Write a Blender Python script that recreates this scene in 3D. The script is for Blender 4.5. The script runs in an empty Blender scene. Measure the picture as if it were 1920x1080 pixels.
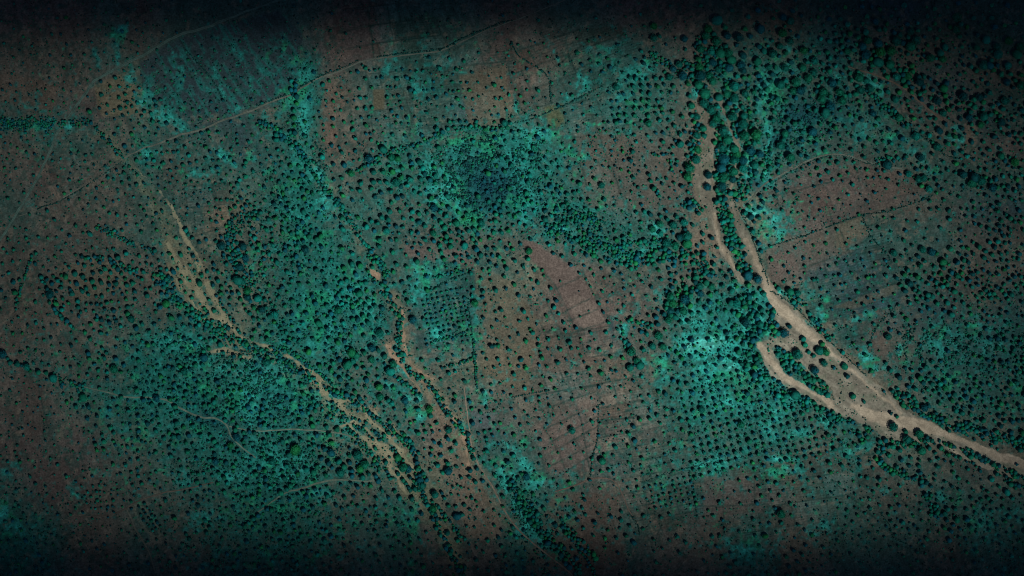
import bpy, math, random
import numpy as np

# ------------------------------------------------------------------ camera, world, sun, exposure
S = bpy.context.scene
S.render.engine = 'CYCLES'
S.view_settings.view_transform = 'Standard'
S.view_settings.look = 'None'
S.view_settings.gamma = 1.0
S.view_settings.exposure = -0.32
S.cycles.max_bounces = 3
S.cycles.diffuse_bounces = 2
S.cycles.glossy_bounces = 1
S.cycles.transparent_max_bounces = 8
S.cycles.volume_bounces = 0
S.cycles.filter_width = 1.05
CAM_H = 4000.0
cd = bpy.data.cameras.new('camera')
cam = bpy.data.objects.new('camera', cd)
S.collection.objects.link(cam)
cam.location = (0, 0, CAM_H)
cd.sensor_width = 36
cd.lens = 36 * CAM_H / 1920.0
cd.clip_start = 10
cd.clip_end = 60000
S.camera = cam

SUN_EL = math.radians(52)
SUN_DIR = np.array([math.cos(SUN_EL) * math.cos(math.radians(-50)), math.cos(SUN_EL) * math.sin(math.radians(-50)), math.sin(SUN_EL)])
W = bpy.data.worlds.new('World')
S.world = W
W.use_nodes = True
nt = W.node_tree
sky = nt.nodes.new('ShaderNodeTexSky')
sky.sky_type = 'NISHITA'
sky.sun_disc = False
sky.sun_elevation = SUN_EL
sky.sun_rotation = math.radians(140)
sky.altitude = 2000
sky.air_density = 0.45
sky.dust_density = 0.6
nt.links.new(sky.outputs[0], nt.nodes['Background'].inputs[0])
nt.nodes['Background'].inputs[1].default_value = 0.05
ld = bpy.data.lights.new('sun', 'SUN')
ld.energy = 5.0
ld.angle = math.radians(0.5)
ld.color = (1.0, 0.96, 0.90)
sun = bpy.data.objects.new('sun', ld)
S.collection.objects.link(sun)
from mathutils import Vector
sun.rotation_euler = Vector(SUN_DIR).to_track_quat('Z', 'Y').to_euler()

rng = np.random.default_rng(7)
random.seed(7)
C = S.collection


def px(x, y):
    return x - 960.0, 540.0 - y


# ------------------------------------------------------------------ noise
_LAT = {}


def vnoise(x, y, sc, seed):
    if seed not in _LAT:
        _LAT[seed] = np.random.default_rng(1000 + seed).random((256, 256))
    L = _LAT[seed]
    u = np.asarray(x, float) / sc + 57.3
    v = np.asarray(y, float) / sc + 91.7
    i = np.floor(u).astype(int)
    j = np.floor(v).astype(int)
    fu = u - i
    fv = v - j
    fu = fu * fu * (3 - 2 * fu)
    fv = fv * fv * (3 - 2 * fv)
    i0, i1, j0, j1 = i % 256, (i + 1) % 256, j % 256, (j + 1) % 256
    return (L[j0, i0] * (1 - fu) + L[j0, i1] * fu) * (1 - fv) + (L[j1, i0] * (1 - fu) + L[j1, i1] * fu) * fv


def fbm(x, y, sc, seed, n=3):
    s = 0
    a = 1.0
    t = 0
    for k in range(n):
        s = s + a * vnoise(x, y, sc / 2 ** k, seed * 7 + k)
        t += a
        a *= 0.55
    return s / t


def height(X, Y):
    return (fbm(X, Y, 260, 40, 2) - 0.5) * 3.0


# ------------------------------------------------------------------ survey of the land, 60 m cells (rows run north to south)
COVER = """
00010010 01100100 01011001 11100000
11141243 34103221 12241123 34311100
11224344 46123421 22454344 65421110
44213523 37123322 42453345 75642210
23224322 46124678 75333236 65444321
11123233 36345798 85322146 32113221
11121113 57343586 76533322 52112221
11112113 57632333 35655223 41221212
11121333 57643632 21233332 12222222
12223443 57863542 21123577 34223233
12234753 68762541 12023688 11523445
33346888 86555231 32224577 73244555
01556768 97646333 22124677 66213444
01246667 96545142 31122456 54632233
21233467 98653235 52233444 43422211
32233345 77434323 54223322 22222321
34112356 66435221 65221223 23322244
34111244 44323210 44111124 22221123
"""
DENS = """
33334411 11110001 11222124 44454443
45445233 34221112 32445346 66777665
45535554 44334443 33355557 66877666
44566544 45444443 43346658 77756777
66566655 56455476 75566558 77875566
66667766 76545799 86566548 63346677
44456666 87566689 88744435 44444467
44456657 88756677 56786546 22343456
45566668 87764665 52455664 34456777
45666777 88975674 43355877 55446677
44567886 89963553 44256777 64444689
55568999 97764454 54444567 85336799
44668989 98764544 43354578 87327888
34456889 98765454 43344566 55633466
44555679 99666546 52344466 64564454
54556677 88556455 65445644 44555665
66545577 77666555 86443544 44556566
66444566 66556544 65433445 44544455
"""
SIZE = """
55555555 55555555 55566789 999A9999
55555555 55555555 66666789 99AAA999
55556555 55677776 6667789A 999AA999
55557765 57777776 7667789B 99888999
55556666 78777888 8866679B 98889898
55556667 7888AA99 9766779B 86667899
55666556 88899999 9987788B 66667789
55656678 99899999 8999999B 66566798
66898888 88898888 767888AA 777779A8
56788888 88898767 867777AA A8778988
55678889 88898777 87678997 A9777888
67668888 89998777 88889989 B9989888
55788888 89988987 66777888 98A9AA99
55568888 89A98887 66677888 77898998
55577888 89A98888 86676788 77788888
55556677 88889777 86766666 66677888
65556677 88878777 98787767 76667888
77777777 77777777 77777777 77777777
"""
SOIL = """
rrrgrggg ggrrgggr bggrrrgb bggssggg
bbbgbgss ssrrgggr bbgggbbg bgsbbbgg
bbbbysss sgbggggb rggggbgg gbgbssbb
bbrbysss bgogbgsy bgbggbby gsggrrsg
bbgbgbgs ggobgbbg tgbbbbyy gsbggbbr
brbbgbgg gtbbggtt tgbbbbyy grrbbggg
gbbbggby gtggbrgt gggbbbby rrrbbbss
bbbbggyb btgggrrb brgggbby bbggggbb
bbbbbbgy bgtggggg yrrbbbby bsssgbbb
bbbbbbgy bttggssy brrrrbgg ygssssbs
bbbbgggy tttgbssb bbrbbgtg yysbbsss
rbbbttgy tggbbbyy bbbbbgtg gyybrsss
bbbgtttt ttybbybb bbbbbggg gsyybggg
rbrbbgtg ggyybbbs brrbbggg gbgyyyyb
rrrbbggt tgbyyybg grrbgbgg bbbbgbby
grrbbbgg tgbbgybb bgbbbsrr bggbbggg
tgbbgbbg ggbggbbb tbbgbbbg bbgggbgg
tgbbgbbg ggbggbbb tbbgbbbg bbgggbgg
"""


def parse(t):
    return [r.replace(' ', '') for r in t.strip().split('\n')]


def numgrid(t):
    return np.array([[int(c, 16) for c in r] for r in parse(t)], float)


G_COVER, G_DENS, G_SIZE = numgrid(COVER), numgrid(DENS), numgrid(SIZE)


def lin(r, g, b):
    f = lambda c: ((c / 255 + 0.055) / 1.055) ** 2.4 if c > 10 else c / 255 / 12.92
    return np.array([f(r), f(g), f(b)])


KAL = 1.25   # albedo per displayed value under this sun


def alb(r, g, b):
    return lin(r, g, b) * KAL


SOILS = {'r': alb(78, 73, 69), 'b': alb(75, 76, 70), 'g': alb(54, 79, 74), 's': alb(48, 67, 70), 't': alb(24, 86, 78), 'y': alb(92, 94, 80), 'o': alb(88, 77, 68)}
G_SOIL = np.array([[SOILS[c] for c in r] for r in parse(SOIL)])


def sample(grid, X, Y):
    # bilinear, pixel coordinates recovered from metres
    cx = np.clip((X + 960) / 60.0 - 0.5, 0, grid.shape[1] - 1.001)
    cy = np.clip((540 - Y) / 60.0 - 0.5, 0, grid.shape[0] - 1.001)
    i = cx.astype(int)
    j = cy.astype(int)
    fx = cx - i
    fy = cy - j
    if grid.ndim == 3:
        fx = fx[..., None]
        fy = fy[..., None]
    return (grid[j, i] * (1 - fx) + grid[j, i + 1] * fx) * (1 - fy) + (grid[j + 1, i] * (1 - fx) + grid[j + 1, i + 1] * fx) * fy


def warp(X, Y, a=26):
    return X + (fbm(X, Y, 50, 11) - 0.5) * 2 * a, Y + (fbm(X, Y, 50, 12) - 0.5) * 2 * a


# ------------------------------------------------------------------ distance helpers on the raster
def polydist(X, Y, pts):
    """distance to a polyline given in photo pixels; also the interpolated third value (width)"""
    best = np.full(X.shape, 1e9)
    wid = np.zeros(X.shape)
    P = [(p[0] - 960.0, 540.0 - p[1], p[2] if len(p) > 2 else 0) for p in pts]
    for (ax, ay, aw), (bx, by, bw) in zip(P[:-1], P[1:]):
        m = 60
        sel = (X > min(ax, bx) - m) & (X < max(ax, bx) + m) & (Y > min(ay, by) - m) & (Y < max(ay, by) + m)
        if not sel.any():
            continue
        x = X[sel]
        y = Y[sel]
        dx, dy = bx - ax, by - ay
        L2 = dx * dx + dy * dy + 1e-9
        t = np.clip(((x - ax) * dx + (y - ay) * dy) / L2, 0, 1)
        d = np.hypot(x - ax - t * dx, y - ay - t * dy)
        w = aw + (bw - aw) * t
        b = best[sel]
        k = d - w / 2 < b - wid[sel] / 2
        b[k] = d[k]
        ww = wid[sel]
        ww[k] = w[k]
        best[sel] = b
        wid[sel] = ww
    return best, wid


def inpoly(X, Y, pts):
    P = [(p[0] - 960.0, 540.0 - p[1]) for p in pts]
    ins = np.zeros(X.shape, bool)
    n = len(P)
    for i in range(n):
        x1, y1 = P[i]
        x2, y2 = P[(i + 1) % n]
        if y1 == y2:
            continue
        c = ((y1 > Y) != (y2 > Y)) & (X < (x2 - x1) * (Y - y1) / (y2 - y1) + x1)
        ins ^= c
    return ins


# ------------------------------------------------------------------ drawn features
MAIN_ROAD = [(560, -10, 4), (500, 8, 4), (440, 30, 5), (385, 52, 6), (335, 66, 6), (300, 85, 6), (262, 107, 6), (225, 125, 6), (200, 139, 6), (180, 150, 6), (168, 164, 6), (150, 190, 6), (125, 225, 6), (110, 245, 6), (97, 275, 5), (82, 310, 5), (70, 335, 5), (55, 362, 5), (30, 402, 5), (10, 435, 5), (-40, 500, 5)]
FARM_ROAD = [(1080, -10, 2.5), (1000, 25, 2.5), (940, 47, 2.5), (900, 62, 2.5), (860, 80, 3), (830, 94, 3), (800, 99, 3), (745, 105, 3), (700, 111, 3), (670, 118, 3), (640, 132, 3), (600, 146, 3), (565, 165, 3), (540, 180, 3.5), (505, 192, 3.5), (480, 204, 3.5), (460, 212, 4), (420, 225, 4), (380, 242, 4), (340, 252, 4), (300, 268, 3.5), (270, 278, 3), (235, 295, 2.5), (200, 322, 2.5), (150, 353, 2.2), (120, 370, 2.2), (80, 390, 2.2), (35, 405, 2)]
BUSH_TRACK = [(-10, 672, 2), (30, 680, 2.5), (60, 690, 3), (85, 702, 3), (150, 723, 3), (185, 732, 3), (210, 738, 3.5), (240, 745, 3.5), (275, 745, 3), (305, 748, 3.5), (325, 757, 4), (345, 769, 4), (380, 782, 4), (405, 785, 3.5), (425, 798, 3), (435, 820, 3), (455, 840, 3), (480, 858, 2.5)]
VALLEY_TRACK = [(430, 800, 2.5), (480, 808, 2.5), (560, 805, 3), (640, 813, 3), (672, 826, 3.5), (695, 848, 4), (709, 872, 4), (706, 895, 4), (690, 903, 4), (660, 901, 3.5), (620, 900, 4), (590, 908, 4), (560, 918, 4), (535, 925, 3), (480, 962, 2.5)]
SOUTH_TRACK = [(130, 970, 2), (200, 966, 2.5), (232, 956, 3), (245, 948, 3), (262, 938, 3), (300, 926, 3), (350, 917, 2.5), (400, 905, 2)]
SOUTH_SPUR = [(238, 955, 3), (246, 972, 3), (254, 990, 3.5), (266, 1010, 3.5), (280, 1038, 3), (292, 1075, 3)]
STREAM_ROAD = [(871, 725, 2), (874, 760, 2.5), (880, 800, 2.5), (886, 840, 3), (902, 880, 3), (925, 915, 3), (948, 960, 3.5), (965, 985, 3.5), (995, 1015, 3), (1040, 1050, 3), (1080, 1085, 3)]
ROUND_TRACK = [(1040, 922, 2.5), (1060, 916, 3), (1085, 908, 3), (1103, 900, 3), (1130, 897, 2.5), (1150, 903, 2.5), (1165, 922, 2.5), (1176, 950, 2), (1190, 975, 2)]
BANK_TRACK = [(1395, 392, 3), (1415, 365, 3), (1440, 342, 3.5), (1480, 320, 3.5), (1520, 300, 4), (1555, 290, 4), (1590, 292, 4), (1620, 302, 4), (1660, 312, 3.5), (1705, 318, 3)]
HOLLOW_TRACK = [(1590, 125, 2), (1640, 140, 3), (1685, 160, 4), (1720, 185, 5), (1745, 208, 5), (1770, 228, 6)]
TRACKS = [
    ('dirt_road', MAIN_ROAD, (72, 98, 90)), ('dirt_road', FARM_ROAD, (88, 98, 89)), ('footpath', BUSH_TRACK, (84, 104, 93)),
    ('footpath', VALLEY_TRACK, (90, 108, 96)), ('footpath', SOUTH_TRACK, (82, 80, 72)), ('footpath', SOUTH_SPUR, (86, 92, 82)),
    ('dirt_road', STREAM_ROAD, (112, 104, 92)), ('footpath', ROUND_TRACK, (92, 82, 74)), ('footpath', BANK_TRACK, (84, 96, 88)), ('footpath', HOLLOW_TRACK, (92, 84, 74)),
]
# the sandy river on the right
RIVER_LINES = [
    [(1318, 150, 6), (1312, 190, 18), (1325, 225, 26), (1334, 260, 24), (1322, 300, 36), (1318, 335, 42), (1326, 370, 34), (1336, 410, 20), (1346, 440, 18), (1356, 468, 20), (1376, 500, 20), (1392, 528, 14)],
    [(1320, 148, 6), (1338, 170, 10), (1352, 195, 12), (1364, 220, 12), (1374, 250, 12), (1382, 272, 13), (1386, 300, 13), (1378, 328, 11), (1370, 352, 10), (1368, 372, 12), (1378, 400, 18), (1390, 428, 22), (1404, 462, 26), (1418, 498, 28), (1436, 535, 26), (1462, 568, 26)],
    [(1275, 440, 4), (1300, 432, 8), (1325, 425, 12), (1340, 430, 14)],
]
RIVER_POLY = [(1428, 528), (1450, 545), (1475, 562), (1510, 598), (1550, 638), (1590, 673), (1650, 723), (1700, 770), (1740, 788), (1790, 812), (1850, 838), (1930, 862), (1930, 900), (1880, 892), (1840, 878), (1806, 862), (1760, 836), (1700, 832), (1660, 826), (1630, 800), (1598, 788), (1556, 772), (1518, 748), (1478, 730), (1446, 706), (1427, 674), (1416, 640), (1450, 632), (1470, 630), (1452, 600), (1440, 565)]
ISLAND = [(1449, 652), (1456, 646), (1478, 664), (1504, 686), (1530, 705), (1556, 730), (1566, 750), (1548, 742), (1524, 728), (1496, 712), (1472, 695), (1456, 672)]
RIVER_SMOOTH = [[(1424, 645, 12), (1440, 672, 14), (1458, 695, 14), (1482, 714, 13), (1512, 728, 14), (1545, 745, 16), (1560, 762, 12)],
                [(1598, 760, 10), (1640, 782, 24), (1690, 792, 24), (1740, 800, 24), (1790, 814, 22), (1840, 838, 20), (1890, 858, 24), (1930, 868, 26)],
                [(1400, 450, 10), (1425, 505, 14), (1448, 560, 20), (1478, 592, 24), (1512, 622, 18), (1548, 652, 9), (1590, 688, 6), (1640, 732, 6), (1690, 774, 6)],
                [(1340, 400, 6), (1350, 460, 10), (1378, 505, 8)], [(1382, 275, 8), (1378, 330, 7), (1368, 360, 7)],
                [(1790, 848, 6), (1820, 870, 8), (1860, 890, 8), (1900, 900, 8)]]
# left sandy creek
CREEK_LINES = [
    [(180, 245, 3), (205, 285, 4), (225, 300, 4), (262, 320, 4), (285, 345, 5), (310, 372, 7), (326, 396, 8), (336, 420, 10), (344, 445, 10), (362, 468, 10), (377, 490, 10), (386, 516, 10), (396, 545, 10), (412, 578, 10), (428, 604, 10), (446, 628, 8), (470, 642, 7), (500, 650, 7), (524, 658, 8), (548, 672, 9), (570, 690, 10), (596, 706, 8), (618, 722, 6)],
    [(312, 452, 8), (328, 484, 14), (346, 520, 16), (366, 548, 13), (390, 580, 10), (412, 600, 8), (440, 622, 6)],
    [(345, 490, 6), (372, 545, 12), (400, 596, 9)],
    [(392, 660, 6), (420, 656, 13), (446, 664, 15), (468, 672, 8)],
    [(588, 712, 8), (602, 730, 16), (618, 748, 14), (640, 752, 8), (664, 752, 6), (684, 772, 8), (700, 795, 10), (722, 812, 10), (742, 836, 12), (760, 858, 14), (772, 880, 12), (776, 900, 6)],
    [(640, 800, 8), (662, 790, 10), (690, 808, 10), (706, 830, 8)], [(716, 832, 12), (735, 855, 12), (728, 872, 8), (745, 900, 8), (762, 925, 8)],
    [(630, 775, 5), (655, 800, 6), (690, 830, 6), (715, 860, 5)],
    [(352, 470, 6), (372, 500, 7), (384, 530, 7), (402, 566, 7), (424, 600, 6), (452, 636, 5)],
    [(322, 505, 6), (340, 545, 7), (362, 570, 6), (384, 598, 6), (410, 622, 5)],
    [(560, 690, 4), (590, 716, 6), (612, 738, 8), (636, 762, 8), (660, 778, 7), (690, 790, 7), (714, 806, 7), (738, 826, 7), (758, 846, 8)],
    [(640, 752, 5), (668, 756, 5), (694, 770, 6), (716, 784, 6), (738, 802, 5), (756, 822, 5)],
    [(660, 808, 5), (690, 822, 7), (712, 842, 7), (734, 868, 8), (752, 890, 7), (774, 915, 6), (790, 930, 5), (806, 955, 5)],
    [(800, 935, 5), (815, 960, 6), (828, 990, 6), (842, 1020, 6), (862, 1060, 6)],
]
STREAM_LINES = [
    [(611, 365, 3), (618, 395, 4), (640, 412, 4), (668, 440, 4), (684, 488, 4), (705, 540, 3), (722, 566, 3)],
    [(697, 504, 6), (704, 515, 16), (708, 522, 12)],
    [(721, 545, 4), (738, 560, 5), (752, 578, 6), (758, 598, 6), (757, 640, 6), (763, 665, 8), (775, 686, 8), (792, 700, 8), (812, 711, 7)],
    [(728, 650, 16), (740, 668, 17), (755, 690, 9), (770, 712, 7), (792, 738, 7)],
    [(790, 712, 6), (812, 735, 8), (835, 762, 8), (858, 790, 9), (868, 812, 12), (874, 835, 12), (878, 870, 8), (884, 920, 5)],
]
BARE_POLYS = [
    ([(978, 450), (1000, 452), (1040, 478), (1075, 500), (1100, 530), (1142, 608), (1120, 616), (1078, 612), (1060, 580), (1040, 530), (1010, 500), (988, 480)], (86, 78, 73)),
    ([(1062, 560), (1085, 552), (1112, 570), (1140, 606), (1096, 616), (1078, 600)], (98, 90, 83)),
    ([(1000, 620), (1080, 640), (1130, 690), (1060, 700), (980, 690)], (84, 76, 68)),
    ([(1400, 345), (1510, 300), (1640, 312), (1735, 330), (1740, 372), (1600, 405), (1480, 448), (1468, 395), (1420, 375)], (78, 72, 68)),
    ([(1436, 462), (1570, 420), (1640, 430), (1600, 470), (1520, 505), (1450, 535), (1440, 520)], (86, 82, 75)),
    ([(1436, 480), (1480, 470), (1500, 505), (1450, 530)], (88, 80, 75)),
    ([(1565, 422), (1618, 406), (1628, 440), (1570, 470)], (86, 84, 70)),
    ([(1560, 575), (1685, 530), (1688, 545), (1600, 580)], (82, 80, 68)),
    ([(1625, 620), (1660, 620), (1665, 670), (1640, 665)], (84, 76, 70)),
    ([(604, 150), (625, 160), (634, 260), (618, 300), (602, 240)], (90, 78, 69)),
    ([(640, 20), (690, 30), (700, 108), (640, 128), (650, 80)], (77, 73, 70)),
    ([(698, 165), (722, 165), (722, 205), (700, 208)], (74, 74, 60)),
    ([(860, 140), (950, 120), (958, 230), (880, 240)], (86, 80, 66)),
    ([(1080, 250), (1290, 260), (1280, 400), (1100, 390)], (76, 75, 69)),
    ([(900, 400), (950, 400), (900, 440)], (80, 72, 64)),
    ([(756, 480), (760, 460), (880, 470), (890, 500)], (98, 82, 78)),
    ([(952, 520), (890, 500), (900, 700), (990, 740), (1010, 600)], (84, 80, 66)),
    ([(1000, 800), (1120, 740), (1120, 840), (1060, 900), (1030, 890)], (88, 80, 75)),
    ([(1076, 748), (1112, 740), (1120, 760), (1118, 790), (1090, 770)], (100, 93, 85)),
    ([(1100, 820), (1120, 780), (1118, 850)], (92, 84, 77)),
    ([(1100, 770), (1122, 765), (1122, 830), (1108, 840)], (94, 87, 79)),
    ([(1010, 990), (980, 1080), (1180, 1080), (1160, 930), (1040, 920)], (84, 70, 62)),
    ([(1320, 900), (1420, 890), (1430, 960), (1320, 970)], (77, 72, 68)),
    ([(30, 700), (80, 720), (80, 860), (130, 900), (100, 960), (60, 900)], (75, 68, 64)),
    ([(0, 130), (110, 160), (100, 220), (0, 190)], (84, 74, 64)),
    ([(176, 160), (235, 135), (270, 190), (250, 215), (190, 220)], (104, 100, 78)),
    ([(100, 500), (200, 480), (240, 540), (140, 570)], (88, 86, 72)),
    ([(1020, 200), (1056, 196), (1060, 235), (1030, 240)], (78, 84, 52)),
    ([(1690, 80), (1760, 190), (1700, 180)], (70, 74, 64)),
    ([(1808, 232), (1834, 235), (1830, 280), (1812, 270)], (100, 88, 74)),
    ([(800, 740), (850, 780), (885, 880), (930, 960), (940, 1010), (880, 1010), (850, 930), (815, 850)], (102, 91, 78)),
    ([(1298, 180), (1330, 195), (1346, 250), (1346, 380), (1350, 500), (1335, 522), (1300, 482), (1290, 420), (1306, 380), (1292, 330), (1304, 280), (1298, 230)], (108, 98, 84)),
    ([(1440, 545), (1500, 580), (1560, 640), (1640, 710), (1700, 768), (1650, 790), (1560, 750), (1450, 640)], (104, 98, 84)),
    ([(880, 770), (930, 775), (925, 805), (890, 800)], (74, 82, 86)),
]
TEAL_PATCHES = [  # centre x, y, radius x, radius y, rotation, strength
    (1412, 395, 20, 14, 20, 1.2), (1440, 415, 24, 20, 20, 1.2), (1455, 440, 22, 14, 20, 1.1),
    (215, 75, 10, 30, 20, .9), (232, 62, 16, 14, 0, .8), (222, 110, 9, 16, 10, .8), (245, 148, 8, 20, -35, .9), (268, 190, 12, 26, -35, 1), (300, 215, 14, 22, -60, .7),
    (325, 228, 30, 9, -28, 1), (340, 240, 16, 6, -30, .8), (272, 287, 16, 12, 0, 1), (415, 290, 26, 7, -38, 1), (440, 312, 16, 5, -35, .8), (466, 288, 12, 5, -40, .7),
    (370, 328, 26, 10, 0, .6), (130, 240, 22, 8, 0, .9), (50, 235, 60, 9, 0, .7), (178, 105, 5, 20, 25, .7), (316, 95, 20, 6, -30, .6), (345, 150, 20, 9, -40, .6), (395, 165, 10, 22, 25, .6),
    (330, 125, 26, 7, -30, .7), (438, 95, 22, 8, -40, .7), (455, 205, 22, 8, 20, .7), (412, 165, 5, 30, 22, .7),
    (572, 140, 22, 26, 0, .6), (540, 180, 12, 24, 20, .6), (568, 210, 8, 30, 0, .9), (570, 240, 10, 24, 0, .7), (530, 250, 20, 7, -40, .8), (555, 290, 12, 30, 30, .7), (590, 330, 12, 34, 35, 1), (608, 352, 10, 16, 30, .8),
    (790, 155, 16, 30, -15, .6), (735, 90, 14, 26, 15, .4), (728, 130, 10, 20, 0, .5), (850, 120, 30, 16, 0, .4), (1120, 100, 30, 30, 0, .4), (1200, 130, 40, 16, 20, .9), (1215, 118, 10, 16, 30, .8),
    (1040, 90, 12, 40, 30, .4), (1060, 180, 10, 34, 30, .5), (1095, 155, 10, 22, 30, .8), (1080, 165, 8, 20, 30, .6), (1310, 175, 14, 10, 0, .9), (1170, 185, 20, 10, 0, .5),
    (965, 200, 5, 20, 0, .9), (985, 270, 20, 30, 0, .7), (1020, 250, 34, 20, 0, .7), (1090, 290, 14, 10, 0, .7), (810, 320, 20, 22, 0, 1.1), (830, 350, 30, 20, 0, 1.1), (845, 380, 22, 14, 0, 1), (880, 295, 50, 26, 0, .5), (960, 320, 40, 40, 0, .8), (985, 390, 20, 30, 0, 1),
    (830, 375, 24, 10, 0, .9), (1050, 425, 24, 8, 0, .9), (1235, 425, 16, 12, 0, 1.2), (1180, 480, 24, 9, 0, .9), (1210, 470, 20, 5, 18, 1),
    (600, 380, 26, 40, 0, .6), (560, 400, 30, 20, 0, .6), (640, 560, 60, 50, 0, .35), (620, 640, 50, 40, 0, .4), (690, 580, 24, 26, 0, .7), (800, 510, 34, 16, 0, .9), (785, 540, 20, 24, 0, .7), (820, 625, 14, 12, 0, 1.2), (775, 560, 12, 10, 0, .8),
    (480, 700, 60, 26, 0, .7), (500, 715, 40, 16, 0, .8), (330, 640, 60, 20, -20, .5), (400, 690, 70, 20, -15, .6), (520, 740, 60, 26, 0, .4), (610, 660, 60, 30, 0, .3),
    (750, 680, 18, 20, 0, .8), (778, 748, 14, 8, 0, 1.3), (790, 775, 12, 8, 0, 1.3), (765, 745, 12, 8, 0, .8), (730, 722, 12, 8, 0, .9), (620, 750, 14, 14, 0, .8), (650, 790, 20, 16, 0, .6),
    (460, 760, 26, 30, 0, .7), (540, 880, 60, 30, 0, .4), (500, 860, 50, 40, 0, .4), (560, 860, 20, 6, 45, .5), (600, 930, 24, 14, 0, .7), (440, 890, 30, 16, 0, .8), (380, 965, 34, 20, 0, .7), (345, 900, 20, 12, 0, .4),
    (180, 888, 14, 12, 0, .9), (143, 930, 6, 18, 25, .8), (5, 960, 10, 22, 0, 1), (30, 990, 26, 20, 0, .7), (15, 880, 20, 14, 0, .5), (280, 745, 60, 6, 0, .5),
    (760, 965, 24, 20, 0, .6), (775, 990, 20, 20, 0, .5), (950, 890, 26, 12, -50, .9), (985, 870, 14, 26, 35, .8), (965, 850, 8, 26, 35, .9), (1010, 905, 22, 16, 0, .9), (985, 980, 22, 30, 30, .9), (1005, 1010, 22, 20, 0, .7), (965, 940, 10, 26, 20, .8),
    (905, 745, 10, 16, 0, .8), (940, 715, 30, 7, 12, .6), (955, 890, 20, 10, 0, .8), (948, 900, 16, 30, 0, .6), (1150, 590, 30, 10, 20, .6), (1170, 615, 12, 16, 0, .8),
    (1300, 600, 30, 24, 0, .9), (1330, 645, 54, 30, 0, 1.45), (1290, 650, 30, 20, 0, 1.35), (1370, 690, 50, 30, 0, 1.25), (1235, 670, 22, 12, -20, 1), (1230, 690, 40, 10, -25, .6), (1330, 700, 60, 30, 0, .8), (1410, 600, 26, 26, 0, .8), (1430, 620, 14, 10, 0, 1.3), (1380, 540, 12, 10, 0, 1), (1410, 560, 14, 16, 0, .9),
    (1370, 755, 20, 10, 0, 1.2), (1340, 750, 60, 30, 0, .5), (1420, 700, 30, 26, 0, .7), (1470, 720, 30, 12, 0, 1), (1500, 745, 40, 12, -15, .9), (1455, 775, 30, 14, 0, .6), (1545, 790, 16, 12, 0, .8), (1340, 870, 50, 14, 15, .8), (1460, 860, 24, 8, 0, 1.2), (1460, 882, 30, 8, 0, 1.1), (1440, 800, 30, 30, 0, .5),
    (1500, 805, 20, 10, 0, .7), (1590, 850, 12, 6, 0, 1.1), (1620, 840, 24, 8, 20, .7), (1430, 400, 22, 20, 0, .8), (1460, 430, 20, 20, 0, .9), (1400, 385, 12, 12, 0, .8),
    (1530, 560, 40, 10, -10, .5), (1540, 590, 14, 10, 0, .8), (1465, 545, 24, 8, 0, .8), (1480, 555, 12, 12, 0, .8), (1545, 588, 16, 10, 0, .8), (1530, 605, 16, 10, 0, .8), (1625, 668, 16, 14, 0, 1), (1650, 690, 14, 12, 0, .7), (1685, 655, 16, 20, 0, .6), (1750, 640, 50, 40, 0, .3), (1800, 620, 60, 30, 0, .35), (1620, 590, 30, 7, 20, .4),
    (1435, 180, 20, 40, 0, .8), (1450, 160, 12, 16, 0, .8), (1442, 250, 10, 40, 0, 1), (1480, 100, 30, 24, 0, .4), (1500, 240, 8, 24, 10, .6), (1580, 140, 20, 14, 0, .6), (1640, 155, 22, 14, -30, .9), (1655, 170, 14, 14, 0, .8), (1470, 120, 30, 20, 0, .5),
    (1797, 265, 12, 18, 0, 1), (1790, 240, 14, 8, 0, .8), (1727, 290, 20, 22, 0, .45), (1665, 310, 10, 10, 0, .8), (1620, 250, 30, 18, 0, .4), (1690, 260, 30, 20, 0, .25), (1760, 325, 24, 14, 0, .35), (1705, 430, 30, 8, 0, .4),
    (1405, 310, 14, 30, 0, .9), (1375, 260, 8, 30, 0, .7), (1430, 330, 20, 20, 0, .7),
    (1770, 930, 24, 12, 0, .6), (1850, 980, 34, 20, 0, .6), (1550, 985, 20, 14, 0, .7), (1530, 1000, 30, 14, 0, .5), (1850, 1000, 30, 30, 0, .3), (1900, 960, 30, 20, 0, .4), (1390, 1035, 50, 16, 0, .6), (1300, 1020, 30, 16, 0, .5), (1450, 1020, 30, 26, 0, .5), (1650, 920, 24, 10, 0, .4),
]
DARK_PATCHES = [(920, 345, 56, 44, 0, .95), (985, 390, 30, 22, -20, .5), (870, 320, 16, 10, 0, .7), (915, 375, 20, 20, 0, .6), (1500, 220, 40, 26, 0, .7), (1460, 260, 24, 16, 0, .6), (1550, 210, 50, 30, 0, .4), (860, 290, 22, 8, 0, .5), (1410, 340, 24, 12, 0, .6), (1560, 90, 40, 50, 0, .4),
                (400, 790, 50, 18, -15, .5), (380, 750, 40, 12, 0, .4), (430, 830, 30, 20, 0, .4), (480, 690, 30, 20, 0, .3), (1350, 660, 14, 8, 0, .3), (520, 750, 40, 20, 0, .3), (330, 850, 18, 10, 0, .3), (1740, 950, 20, 10, 0, .5), (1660, 870, 10, 14, 0, .4), (1150, 620, 6, 26, 20, .5)]

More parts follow.
